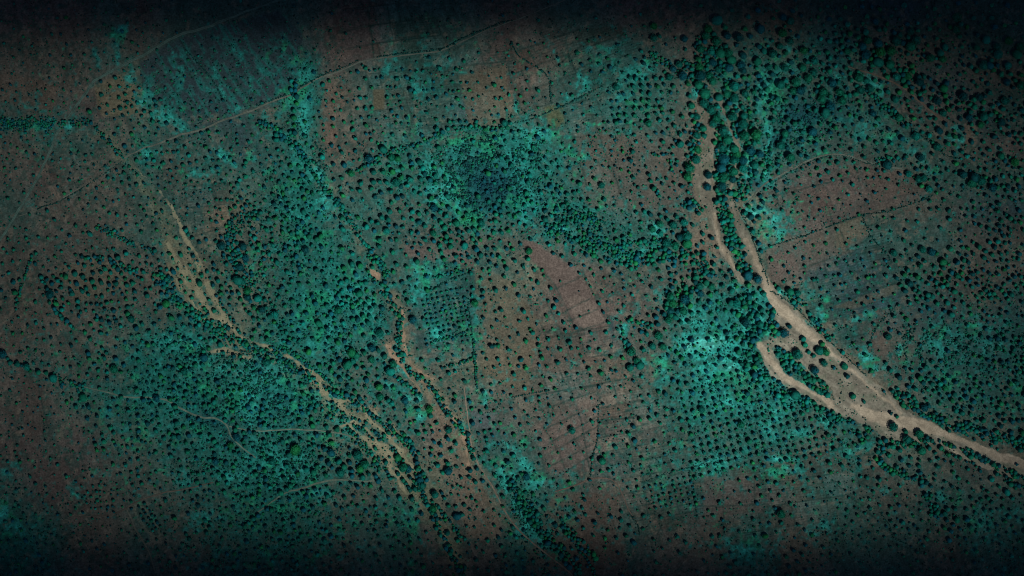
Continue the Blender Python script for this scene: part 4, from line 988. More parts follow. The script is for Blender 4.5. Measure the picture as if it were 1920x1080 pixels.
    (0, 720): "470,75,36 502,130,32 620,143,30 780,182,28 625,247,30 643,275,24 577,290,24 587,325,26 540,340,26 588,370,26 548,372,26 640,322,22 608,187,20 495,195,26 550,180,26 543,238,20 683,75,28 640,88,26 772,37,32 725,150,30 885,82,36 985,130,30 880,265,30 833,225,28 783,265,26 965,405,26 1215,438,34 1225,560,24 800,560,26 747,570,24 780,378,22 880,385,22 780,425,24 735,425,22 380,105,26 293,52,18 100,345,18 87,382,18 115,440,20 47,437,22 172,520,22 203,562,22 440,163,18 640,655,20 545,605,18 515,635,18 550,655,20 783,692,20 795,737,18 810,765,20 935,655,28 985,755,30 1335,300,40 1225,345,30 1300,345,34 1065,290,30 1380,800,34 1320,955,28 1330,12,28 1220,80,26 1400,130,28 1150,120,26 1405,268,24 95,110,16 75,180,14 130,155,16 190,160,14 160,230,14 127,250,18 70,230,14 33,212,12 52,268,12 10,290,16 55,300,16 135,290,18 185,320,14 37,355,14 97,410,16 215,130,14 265,175,12 250,200,14 290,130,14 345,130,14 400,180,14 435,238,14 475,250,14 475,275,14 530,310,18 503,270,14 693,225,18 690,265,16 693,300,20 722,355,22 690,350,18 800,325,22 822,330,16 850,330,16 650,342,18 675,400,18 700,370,0 607,400,16 845,395,20 920,390,16 890,432,16 845,450,16 800,465,18 690,400..,0 775,485,22 740,497,20 780,520,22 735,535,18 680,505,18 660,510,16 880,495,18 925,505,16 970,500,18 1060,470,20 1010,430,22 1065,570,18 1130,575,18 1180,570,18 1300,590,18 1370,565,22 1105,600..,0 1075,605,18 1010,545,18 975,545,16 905,590,16 460,575,14 440,620,14 480,630,14 490,670,14 515,700,14 590,610,14 627,622,14 690,690,14 605,710,14 610,750,14 570,550,16 430,550,16 605,855,16 685,822,16 730,840,14 500,790,14 578,800,12 538,818,12 840,800,18 875,745,16 910,740,16 930,775,16 860,825,16 110,690,20 80,700,18 135,730,20 145,590,16 180,610,14 245,670,14 90,665,16 40,620,16",
}
BIG = []
for (ox, oy), row in SURVEY.items():
    for it in row.split():
        a_, b_, c_ = it.replace('..', '').split(',')
        if float(c_) > 0:
            BIG.append((ox + float(a_) / 3, oy + float(b_) / 3, float(c_) / 3))
print('surveyed trees', len(BIG))
GRIDS = [[(1275, 700), (1440, 690), (1560, 790), (1600, 835), (1500, 862), (1300, 898), (1285, 800)], [(1202, 908), (1300, 884), (1310, 945), (1212, 962)]]
trees = []           # x, y, d
for (bx, by, bd) in BIG:
    if bd < 9.5 and any(inpoly(np.array([bx - 960.0]), np.array([540.0 - by]), g_)[0] for g_ in GRIDS):
        continue
    x, y = px(bx, by)
    trees.append((x, y, bd * 1.04, 1))
    put(x, y, bd * 0.72)

# closed rows and belts of trees along the water (line, width, diameter)
BELTS = [
    ([(1348, 225), (1352, 260), (1350, 320), (1352, 365)], 20, 10), ([(1352, 365), (1362, 420), (1378, 460), (1390, 500), (1392, 515)], 32, 11),
    ([(1335, 60), (1345, 120), (1362, 170), (1384, 215), (1400, 255), (1408, 300), (1394, 345), (1385, 372)], 26, 10),
    ([(1320, 70), (1316, 130), (1330, 165)], 26, 10), ([(1400, 330), (1430, 310), (1450, 280)], 30, 9),
    ([(1440, 585), (1446, 615), (1462, 640)], 28, 11), ([(1455, 660), (1475, 690), (1505, 710), (1535, 728), (1552, 745)], 30, 10),
    ([(1395, 555), (1402, 590), (1412, 640), (1420, 690), (1425, 720)], 40, 11), ([(1432, 700), (1460, 725), (1500, 742), (1545, 765), (1575, 790)], 32, 9), ([(1560, 770), (1590, 785), (1610, 800), (1630, 820)], 34, 9),
    ([(1645, 838), (1665, 830), (1690, 826)], 18, 10), ([(1690, 826), (1740, 822), (1752, 815)], 12, 11), ([(1755, 820), (1780, 832), (1815, 845)], 16, 9), ([(1650, 845), (1652, 870), (1668, 884), (1690, 890), (1715, 898), (1738, 905)], 14, 10), ([(1740, 910), (1743, 940), (1755, 960), (1775, 975)], 16, 10),
    ([(1820, 842), (1845, 862), (1870, 878), (1900, 884)], 18, 8), ([(1810, 858), (1830, 872), (1850, 882)], 10, 8), ([(1700, 835), (1760, 842), (1800, 858)], 10, 9), ([(1870, 890), (1900, 905), (1925, 915)], 12, 9),
    ([(1668, 735), (1710, 762), (1745, 790), (1790, 800), (1850, 812), (1925, 835)], 26, 10),
    ([(1125, 465), (1160, 462), (1200, 458), (1245, 452)], 12, 9), ([(1190, 488), (1230, 482), (1275, 475), (1300, 480), (1322, 500), (1330, 520)], 22, 10), ([(1020, 430), (1070, 440), (1120, 462), (1165, 480), (1200, 492)], 28, 8),
    ([(1320, 520), (1290, 545), (1262, 570), (1255, 600)], 26, 11), ([(1040, 400), (1090, 410), (1130, 430)], 30, 8),
    ([(1160, 605), (1168, 625), (1178, 650), (1185, 665)], 12, 10), ([(1170, 600), (1200, 605), (1225, 612)], 12, 9), ([(1187, 688), (1200, 680)], 14, 11),
    ([(556, 268), (575, 300), (592, 330), (612, 355)], 9, 8), ([(480, 225), (510, 240), (540, 262), (556, 285)], 10, 8), ([(552, 150), (553, 190), (551, 225), (553, 260)], 8, 9),
    ([(630, 375), (650, 400), (668, 430), (680, 450)], 8, 8), ([(690, 480), (712, 496), (722, 515), (718, 535), (702, 528), (694, 505)], 7, 8), ([(715, 545), (735, 572), (750, 585), (752, 620), (750, 655), (757, 685), (778, 705), (800, 715)], 9, 8),
    ([(800, 715), (818, 735), (832, 765), (850, 785), (868, 800), (880, 830), (885, 860)], 9, 8), ([(730, 700), (760, 720), (785, 740)], 8, 8),
    ([(300, 510), (318, 545), (335, 570), (365, 590), (395, 610), (430, 630)], 22, 9), ([(352, 515), (372, 550), (395, 585), (425, 615)], 9, 9), ([(400, 545), (420, 580), (440, 610), (465, 640)], 7, 7), ([(430, 630), (470, 652), (515, 668), (560, 692), (585, 712)], 12, 8), ([(500, 655), (530, 650), (560, 668), (600, 700), (625, 722)], 6, 7),
    ([(585, 712), (625, 735), (665, 748), (690, 770), (720, 795), (752, 815), (775, 840), (785, 880), (792, 920), (812, 960), (830, 1000), (850, 1040), (870, 1080)], 13, 10),
    ([(700, 865), (740, 885), (765, 905), (785, 915)], 20, 9), ([(640, 790), (690, 800), (720, 830), (760, 870)], 24, 7), ([(620, 770), (650, 790), (700, 850)], 20, 7),
    ([(960, 905), (975, 930), (1000, 965), (1015, 1000), (1050, 1030), (1075, 1060)], 14, 10), ([(1065, 995), (1090, 1020), (1120, 1050)], 10, 9),
    ([(0, 232), (50, 236), (105, 236)], 20, 5), ([(110, 235), (170, 228)], 12, 6), ([(95, 705), (135, 722), (160, 726)], 12, 7), ([(0, 660), (20, 675), (60, 695)], 8, 8),
    ([(150, 480), (195, 485), (230, 500), (260, 510)], 10, 8), ([(80, 520), (95, 560), (115, 595), (140, 620)], 8, 9), ([(180, 425), (215, 440), (255, 460), (290, 470)], 9, 6),
    ([(480, 395), (440, 420), (430, 450), (450, 500), (470, 540)], 24, 8), ([(885, 620), (890, 660), (893, 700), (895, 735)], 4, 5), ([(812, 520), (850, 512), (880, 505)], 5, 6), ([(828, 690), (860, 682), (890, 672)], 5, 6), ([(812, 640), (850, 632), (880, 620)], 4, 5),
    ([(820, 250), (850, 238), (880, 238), (920, 243), (960, 232)], 8, 9), ([(645, 325), (680, 318), (730, 285), (790, 270), (830, 250)], 8, 7), ([(180, 240), (200, 265), (235, 300)], 6, 6),
    ([(1280, 115), (1300, 140), (1320, 170)], 14, 8), ([(1220, 100), (1250, 120), (1290, 150)], 12, 7), ([(1620, 165), (1650, 190), (1690, 225), (1700, 240)], 12, 8), ([(1640, 300), (1690, 298), (1710, 290)], 8, 8), ([(1450, 550), (1490, 560), (1510, 575)], 14, 8), ([(1515, 590), (1530, 605), (1560, 640)], 8, 8),
    ([(1480, 620), (1500, 640), (1540, 655)], 3, 6), ([(1275, 385), (1300, 380), (1315, 395)], 12, 9), ([(1232, 355), (1240, 385)], 5, 8), ([(1215, 290), (1250, 290)], 5, 6), ([(1255, 300), (1262, 322)], 5, 6), ([(1300, 215), (1310, 250), (1300, 290), (1292, 330)], 12, 9),
    ([(815, 945), (850, 985), (870, 1020)], 6, 8), ([(60, 480), (40, 540), (30, 580)], 3, 6), ([(1880, 880), (1925, 890)], 16, 8),
]
for line, wdt, dia in BELTS:
    L = sum(math.hypot(b[0] - a[0], b[1] - a[1]) for a, b in zip(line[:-1], line[1:]))
    n = int(L * max(wdt, dia) / (dia * dia * 0.42)) + 2
    seg = [math.hypot(b[0] - a[0], b[1] - a[1]) for a, b in zip(line[:-1], line[1:])]
    for _ in range(n * 4):
        s = random.random() * L
        k = 0
        while k < len(seg) - 1 and s > seg[k]:
            s -= seg[k]
            k += 1
        t = s / seg[k]
        a, b = line[k], line[k + 1]
        nxn, nyn = -(b[1] - a[1]) / seg[k], (b[0] - a[0]) / seg[k]
        o = random.gauss(0, 0.30) * wdt
        x, y = px(a[0] + (b[0] - a[0]) * t + nxn * o, a[1] + (b[1] - a[1]) * t + nyn * o)
        d = dia * random.choice((0.55, 0.75, 0.9, 1.0, 1.15)) * random.uniform(.9, 1.1)
        if float(mask_at(creek_m, x, y)) > 0.5 or float(mask_at(stream_m, x, y)) > 1 or float(mask_at(river_m, x, y)) > 0 or vnoise(x, y, 12, 111) < (0.2 if wdt < 15 else 0.3):
            continue
        if free(x, y, d * 0.62):
            trees.append((x, y, d, 0))
            put(x, y, d * 0.62)

WATER_ROWS = [
    ([(482, 226), (512, 240), (540, 258), (560, 285), (580, 312), (600, 342), (618, 366), (640, 392), (660, 420), (678, 448), (694, 470), (716, 492), (727, 512), (722, 536), (733, 562), (748, 584), (750, 612), (745, 640), (752, 676), (772, 700), (800, 716), (816, 738), (834, 764), (852, 784), (868, 806), (880, 836), (884, 862)], 7, 7.5),
    ([(960, 902), (972, 930), (992, 958), (1012, 990), (1040, 1020), (1070, 1050), (1090, 1085)], 14, 9),
    ([(1120, 1085), (1095, 1040), (1070, 1005), (1045, 965)], 5, 7),
    ([(1350, 228), (1349, 270), (1350, 320), (1354, 365), (1364, 410), (1376, 448), (1388, 490), (1392, 512)], 16, 10),
    ([(1372, 230), (1380, 258)], 4, 8), ([(1366, 268), (1372, 300), (1364, 330)], 6, 8),
    ([(1456, 650), (1474, 672), (1500, 694), (1526, 712), (1552, 734)], 16, 9),
    ([(306, 512), (322, 548), (344, 574), (380, 600), (412, 626), (436, 640)], 12, 8.5),
    ([(436, 634), (476, 656), (520, 668), (560, 692), (596, 718), (634, 740), (672, 756), (700, 784), (730, 806), (758, 826), (778, 852), (786, 884), (792, 922), (810, 960), (828, 1000), (848, 1040), (866, 1082)], 9, 8.5),
    ([(502, 652), (536, 656), (566, 676), (600, 702), (624, 724)], 4, 6),
    ([(1645, 834), (1680, 834), (1715, 830), (1750, 826), (1790, 838), (1820, 850), (1850, 868), (1890, 884), (1925, 900)], 9, 9),
    ([(1652, 846), (1654, 872), (1672, 886), (1704, 894), (1738, 906), (1744, 938), (1758, 966)], 7, 8.5),
    ([(1672, 736), (1710, 764), (1745, 788), (1790, 800), (1850, 814), (1925, 838)], 8, 8.5),
]
for line, wdt, dia in WATER_ROWS:
    for a, b in zip(line[:-1], line[1:]):
        L = math.hypot(b[0] - a[0], b[1] - a[1])
        for _ in range(int(L * max(wdt, dia) / (dia * dia) * 3.5) + 1):
            t = random.random()
            o = random.gauss(0, 0.33) * wdt
            nxn, nyn = -(b[1] - a[1]) / L, (b[0] - a[0]) / L
            x, y = px(a[0] + (b[0] - a[0]) * t + nxn * o, a[1] + (b[1] - a[1]) * t + nyn * o)
            d = dia * random.uniform(0.6, 1.2)
            if free(x, y, d * 0.5, 0.9):
                trees.append((x, y, d, 0))
                put(x, y, d * 0.5)

# planted orchards (polygon, row angle, spacing, diameter)
ORCHARDS = [
    ([(1275, 700), (1440, 690), (1560, 790), (1600, 835), (1500, 862), (1300, 898), (1285, 800)], 14, 14.0, 7.6),
    ([(1202, 908), (1300, 884), (1310, 945), (1212, 962)], 14, 11.0, 5.8),
    ([(1160, 140), (1245, 140), (1262, 235), (1140, 240)], 2, 13.5, 7.5),
    ([(790, 540), (878, 540), (885, 640), (800, 650)], 12, 9.5, 5.5),
    ([(160, 905), (225, 905), (220, 965), (150, 950)], 5, 11, 5.5),
    ([(255, 945), (272, 942), (305, 990), (285, 1005)], 35, 9, 6),
    ([(250, 740), (300, 780), (290, 850), (200, 860)], 5, 14, 6.5),
    ([(90, 500), (250, 490), (260, 580), (110, 590)], 5, 15, 8),
]
for poly, an, sp, dia in ORCHARDS:
    cx = np.mean([p[0] for p in poly])
    cy = np.mean([p[1] for p in poly])
    a = math.radians(an)
    for i in range(-20, 21):
        for j in range(-20, 21):
            u = i * sp + random.gauss(0, sp * .05)
            w = j * sp * 0.95 + random.gauss(0, sp * .05)
            X_ = cx + u * math.cos(a) + w * math.sin(a)
            Y_ = cy - u * math.sin(a) + w * math.cos(a)
            x, y = px(X_, Y_)
            if not inpoly(np.array([x]), np.array([y]), poly)[0] or random.random() < 0.07:
                continue
            if float(mask_at(river_m, x, y)) > -3:
                continue
            d = dia * random.uniform(0.8, 1.2)
            if free(x, y, sp * 0.55):
                trees.append((x, y, d, 0))
                put(x, y, sp * 0.62)

# everything else: spaced savanna trees at the surveyed densities
NC = 90000
cxs = rng.uniform(-1030, 1030, NC)
cys = rng.uniform(-610, 610, NC)
wx, wy = warp(cxs, cys, 18)
dn = sample(G_DENS, wx, wy)
sz = sample(G_SIZE, wx, wy)
cl = fbm(cxs, cys, 45, 97, 2)
rm_, cm_, sm_ = mask_at(river_m, cxs, cys), mask_at(creek_m, cxs, cys), mask_at(stream_m, cxs, cys)
THICKETS = [(900, 325, 85, 70, .85), (1500, 225, 50, 45, .5), (520, 725, 80, 40, .5), (1760, 640, 90, 40, .6), (400, 780, 60, 25, .4), (540, 880, 60, 40, .4), (1860, 650, 60, 40, .4), (980, 960, 30, 40, .4), (600, 300, 12, 50, .5), (1000, 300, 30, 50, .5), (430, 660, 60, 25, .5), (1010, 1010, 25, 30, .4), (350, 870, 40, 20, .3), (1440, 250, 14, 60, .4)]


def thick_at(x, y):
    t = np.zeros(np.shape(x))
    for a, b, rx, ry, k in THICKETS:
        t = np.maximum(t, k * smooth(1.25, 0.75, np.hypot((x + 960 - a) / rx, (540 - y - b) / ry)))
    return t


NOTREE = [b[0] for b in (BARE_POLYS[0], BARE_POLYS[1], BARE_POLYS[11])]
nt_ = rng.random(NC) < thick_at(cxs, cys) * 1.0
nt_ &= False
thk = thick_at(cxs, cys)
for p_ in NOTREE:
    nt_ |= inpoly(cxs, cys, p_)
road_d = np.full(NC, 99.0)
for _, pts_, _ in TRACKS:
    d_, w_ = polydist(cxs, cys, pts_)
    road_d = np.minimum(road_d, d_ - w_ / 2)
for q in range(NC):
    if rm_[q] > -1 or cm_[q] > 0.5 or sm_[q] > 0.5 or nt_[q] or road_d[q] < 2.5:
        if not (rm_[q] > -1 and random.random() < 0.004):
            if not (sm_[q] > 0.5 and random.random() < 0.05):
                continue
    n = dn[q] * (1.1 + 0.35 * dn[q]) * (0.25 + 1.5 * cl[q]) * (1 - 0.75 * thk[q])
    r = 0.80 * math.sqrt(3600.0 / max(n, 0.4))
    d = sz[q] * random.choice((0.42, 0.55, 0.7, 0.85, 0.95, 1.05, 1.2)) * random.uniform(0.92, 1.08) * 1.06
    x, y = cxs[q], cys[q]
    if free(x, y, r):
        d = min(d, r * 1.25)
        trees.append((x, y, d, 0))
        put(x, y, r)
TR = np.array(trees)
print('trees', len(TR))

# ------------------------------------------------------------------ the largest trees are things of their own
def trunk_mesh():
    """tapered trunk with four limbs reaching into the crown, for a unit-diameter crown"""
    V, F = [], []

    def tube(p, q, r0, r1, n=6):
        p, q = np.array(p, float), np.array(q, float)
        ax = (q - p) / np.linalg.norm(q - p)
        u = np.cross(ax, (0.3, 1, 0.2))
        u /= np.linalg.norm(u)
        w = np.cross(ax, u)
        b = len(V)
        for c, r in ((p, r0), (q, r1)):
            for k in range(n):
                a = 2 * math.pi * k / n
                V.append(c + (u * math.cos(a) + w * math.sin(a)) * r)
        for k in range(n):
            F.append((b + k, b + (k + 1) % n, b + n + (k + 1) % n, b + n + k))
    tube((0, 0, -0.05), (0.01, 0.0, 0.28), 0.05, 0.032)
    for k in range(4):
        a = k * 1.57 + 0.4
        tube((0.01, 0, 0.26), (0.26 * math.cos(a), 0.26 * math.sin(a), 0.5), 0.028, 0.01)
    return np.array(V), np.array(F)


tv, tf = trunk_mesh()
to_ = mesh_np('trunk', tv, tf, None, M_BARK)
TRUNK = to_.data
bpy.data.objects.remove(to_)


def crown_obj_mat():
    m, t, b = new_mat('crown_foliage', 0.8)
    N, L = t.nodes, t.links
    at = N.new('ShaderNodeVertexColor')
    at.layer_name = 'tint'
    oi = N.new('ShaderNodeObjectInfo')
    cr = N.new('ShaderNodeValToRGB')
    cr.color_ramp.interpolation = 'CONSTANT'
    el = cr.color_ramp.elements
    while len(el) < 7:
        el.new(0.5)
    acc = 0
    for k in range(7):
        el[k].position = acc
        acc += float(TREE_W[k] / TREE_W.sum())
        c = TREE_PAL[k]
        el[k].color = (c[0], c[1], c[2], 1)
    L.new(oi.outputs['Random'], cr.inputs['Fac'])
    mx = N.new('ShaderNodeMix')
    mx.data_type = 'RGBA'
    mx.blend_type = 'MULTIPLY'
    mx.inputs['Factor'].default_value = 1
    L.new(cr.outputs['Color'], mx.inputs['A'])
    L.new(at.outputs['Color'], mx.inputs['B'])
    L.new(mx.outputs['Result'], b.inputs['Base Color'])
    return m


M_CROWN = crown_obj_mat()
CROWNS = []
for k in range(10):
    v, f, sh = crown_variant(500 + k, 2, 520)
    v = v.copy()
    v[:, 2] += 0.22
    o = mesh_np('crown', v, f, np.repeat(sh[:, None], 3, 1) * 1.1, M_CROWN, smooth_shade=False)
    CROWNS.append(o.data)
    bpy.data.objects.remove(o)

inview = (abs(TR[:, 0]) < 956) & (abs(TR[:, 1]) < 536)
score = TR[:, 2] + TR[:, 3] * 3 - 1000 * (~inview)
order = np.argsort(-score)
lone = order[:300]
rest = np.array(sorted(set(range(len(TR))) - set(lone.tolist())))
PLACES = [
    (1310, 45, "at the river's shaded top end"), (1400, 60, "right of the river's shaded top end"), (1350, 110, "between the upper river channels"), (1385, 190, "right of the upper river channel"), (1300, 150, "left of the upper river channel"),
    (1325, 205, "where the river splits in two"), (1400, 240, "right of the thin river channel"), (1345, 270, "on the strip between both channels"), (1348, 340, "low on the strip between channels"), (1290, 300, "left of the broad upper sandbank"),
    (1275, 190, "on the slope above the left sandbank"), (1425, 120, "above the bright green river thicket"), (1430, 280, "in the thicket above the brown field"), (1375, 430, "on the island between river channels"), (1400, 520, "where the two river channels meet"),
    (1400, 640, "left of the lower river bend"), (1290, 560, "above the bright turquoise meadow"), (1340, 620, "inside the bright turquoise meadow"), (1250, 630, "left of the turquoise meadow"), (1195, 680, "at the foot of the short wooded spur"),
    (1240, 430, "in the small turquoise grove"), (1280, 450, "at the end of the curving wooded ridge"), (1205, 160, "in the planted grid near the top"), (1200, 220, "below the planted grid near the top"), (1160, 60, "in the dark field near the top"),
    (1270, 270, "on the brown slope left of the sandbank"), (1120, 330, "below the dark wooded hill's right side"), (1100, 400, "along the wooded ridge"), (1000, 300, "on the right edge of the dark hill"), (815, 320, "left of the dark wooded hill"),
    (720, 300, "in the green field left of the hill"), (700, 340, "below the green field left of the hill"), (800, 390, "below left of the dark hill"), (900, 440, "just below the dark wooded hill"), (890, 240, "along the top edge of the hill"),
    (650, 160, "in the upper middle plots"), (760, 170, "between the upper middle plots"), (880, 190, "in the tan upper field"), (640, 240, "beside the orange upper streak"), (555, 210, "in the line beside the dark field"),
    (550, 400, "in the middle woodland's top"), (560, 480, "in the heart of the middle woodland"), (520, 560, "at the middle woodland's left edge"), (640, 590, "at the middle woodland's lower side"), (680, 640, "where the woodland nears the stream"),
    (720, 690, "on the sandy corner beside the stream"), (920, 570, "in the pale field right of the stream"), (980, 650, "left of the bare brown field"), (1010, 500, "on the bare field's left margin"), (1060, 640, "below the bare brown field"),
    (1080, 810, "in the tilled brown field"), (1130, 850, "right of the tilled brown field"), (1210, 800, "left of the planted orchard"), (1350, 790, "inside the planted orchard"), (1130, 970, "in the shaded lower middle field"),
    (1480, 680, "on the lower river island"), (1550, 670, "on the wide lower sandbank"), (1620, 760, "on the left bank of the wide river"), (1700, 830, "where the river narrows at right"), (1740, 740, "on the wooded right bank"),
    (1760, 880, "below the narrowing river"), (1830, 970, "in the shaded bottom right corner"), (1500, 880, "below the orchard's right corner"), (1470, 960, "in the shaded field below the orchard"), (1520, 480, "in the pinkish field by the hedge"),
    (1560, 340, "in the reddish brown walled field"), (1700, 500, "right of the slate blue field"), (1790, 480, "in the right hand savanna"), (1760, 560, "above the dense right hand thicket"), (1860, 430, "near the right edge, middle height"),
    (1670, 680, "left of the dense right hand thicket"), (1850, 330, "in the dark wood at right edge"), (1730, 280, "around the round clearing"), (1800, 230, "beside the small turquoise plot"), (1870, 150, "in the dark top right corner"),
    (1770, 150, "left of the dark top right corner"), (1660, 110, "in the dense dark upper right wood"), (1580, 170, "in the thicket near the upper right"), (1500, 170, "at the left side of the thicket"), (1480, 60, "near the shaded top, right of river"),
    (600, 860, "inside the looping pale track"), (660, 920, "below the looping pale track"), (840, 860, "on the tan flats beside the creek"), (730, 740, "between the creek and the stream"), (790, 950, "beside the creek's lower end"),
    (490, 840, "in the lower left woodland"), (270, 750, "along the bush footpath"), (200, 830, "in the dim lower left field"), (220, 690, "above the bush footpath"), (20, 680, "at the left edge beside the footpath"),
    (150, 530, "in the olive left orchard"), (240, 600, "below the olive left orchard"), (330, 600, "left of the braided creek"), (450, 520, "right of the braided creek"), (430, 450, "in the knot of trees above the creek"),
    (1000, 900, "right of the stream road's wooded strip"), (900, 700, "by the hedge beside the stream"), (1400, 960, "in the shaded field's right part"), (1610, 900, "in the dim field below the river"),
]
ORD = ['first', 'second', 'third', 'fourth', 'fifth', 'sixth', 'seventh', 'eighth', 'ninth', 'tenth', 'eleventh', 'twelfth', 'thirteenth', 'fourteenth', 'fifteenth', 'sixteenth']
PT = np.array([p[:2] for p in PLACES], float)
cluster = {}
for q in lone:
    X_, Y_ = TR[q, 0] + 960, 540 - TR[q, 1]
    k = int(np.argmin(np.hypot(PT[:, 0] - X_, PT[:, 1] - Y_)))
    cluster.setdefault(k, []).append(int(q))
LABEL = {}
for k, qs in cluster.items():
    qs.sort(key=lambda q: TR[q, 0])
    ph = PLACES[k][2]
    for n_i, q in enumerate(qs):
        if len(qs) == 1:
            LABEL[q] = ('largest dark round tree ' + ph, 'big trees ' + ph)
        elif n_i == 0:
            LABEL[q] = ('leftmost of the big trees ' + ph, 'big trees ' + ph)
        elif n_i == len(qs) - 1:
            LABEL[q] = ('rightmost of the big trees ' + ph, 'big trees ' + ph)
        else:
            LABEL[q] = (ORD[n_i] + ' from left of the big trees ' + ph, 'big trees ' + ph)

for q in lone:
    x, y, d, _ = TR[q]
    h = float(height(x, y))
    t = bpy.data.objects.new('savanna_tree', None)
    t.empty_display_size = 1
    C.objects.link(t)
    t.location = (x, y, h)
    t.rotation_euler = (0, 0, random.uniform(0, 6.28))
    t.scale = (d * random.uniform(.93, 1.07), d * random.uniform(.93, 1.07), d * random.uniform(0.8, 1.05))
    for nm, me in (('trunk', TRUNK), ('crown', random.choice(CROWNS))):
        o = bpy.data.objects.new(nm, me)
        C.objects.link(o)
        o.parent = t
    tag(t, LABEL[int(q)][0], 'tree', LABEL[int(q)][1])

VAR1 = [crown_variant(20 + k, 1, 26, True) for k in range(20)]
R = TR[rest]
wood = stamp('woodland_trees', R[:, :3], VAR1, tree_cols(R, rng), M_LEAF, zoff=0.2)
tag(wood, 'thousands of smaller dark teal trees spread over the fields', 'trees', kind='stuff')

# ------------------------------------------------------------------ shrubs nobody could count
NS = 230000
sx_ = rng.uniform(-1030, 1030, NS)
sy_ = rng.uniform(-610, 610, NS)
g_, p_, d_ = cover_field(sx_, sy_)
wx, wy = warp(sx_, sy_, 18)
dens = sample(G_DENS, wx, wy) / 9
clump = fbm(sx_, sy_, 13, 99, 3)
thk = thick_at(sx_, sy_)
prob = 0.07 + 0.18 * dens * dens + 0.40 * np.clip(g_ * 1.1 - 0.25, 0, 1) + 0.2 * d_ + 0.8 * thk
prob *= smooth(0.38, 0.62, clump) * 1.3 + 0.1
prob = np.where(mask_at(river_m, sx_, sy_) > 0, 0.22 * smooth(0.4, 0.6, clump), prob)
prob = np.where((mask_at(creek_m, sx_, sy_) > 0) | (mask_at(stream_m, sx_, sy_) > 0), 0.16, prob)
for p_x in NOTREE:
    prob = np.where(inpoly(sx_, sy_, p_x), 0.0, prob)
rd = np.full(NS, 99.0)
for _, pts_, _ in TRACKS:
    dd, ww = polydist(sx_, sy_, pts_)
    rd = np.minimum(rd, dd - ww / 2)
for L_ in RIVER_SMOOTH:
    dd, ww = polydist(sx_, sy_, L_)
    rd = np.minimum(rd, dd - ww / 2 + 2)
keep = (rng.random(NS) < prob) & (rd > 1.2)
sx_, sy_ = sx_[keep], sy_[keep]
g_, dens, thk = g_[keep], dens[keep], thk[keep]
sd = rng.uniform(1.3, 2.6, len(sx_)) + rng.random(len(sx_)) ** 3 * 2.2 + np.clip(g_ - 0.3, 0, 1) * 3.0 * rng.random(len(sx_)) ** 2 + thk * 4.0 * rng.random(len(sx_)) ** 1.5
SH = np.stack([sx_, sy_, sd], 1)
print('shrubs', len(SH))
k = rng.random(len(SH))[:, None]
sc_ = np.where(k < 0.55, alb(2, 52, 50)[None], np.where(k < 0.85, alb(6, 84, 72)[None], alb(14, 112, 84)[None])) * rng.uniform(0.6, 1.4, (len(SH), 1))
nv = np.clip(cover_field(SH[:, 0], SH[:, 1])[2], 0, 1)[:, None]
sc_ = sc_ * (1 - nv) + alb(8, 50, 64) * nv * rng.uniform(0.5, 1.3, (len(SH), 1))
VAR0 = [crown_variant(80 + k_, 0, 3) for k_ in range(10)]
shr = stamp('shrub_scatter', SH, VAR0, sc_, M_SHRUB, zoff=-0.08, zs=0.9)
tag(shr, 'tiny dark shrubs speckled over soil and thickets', 'shrubs', kind='stuff')

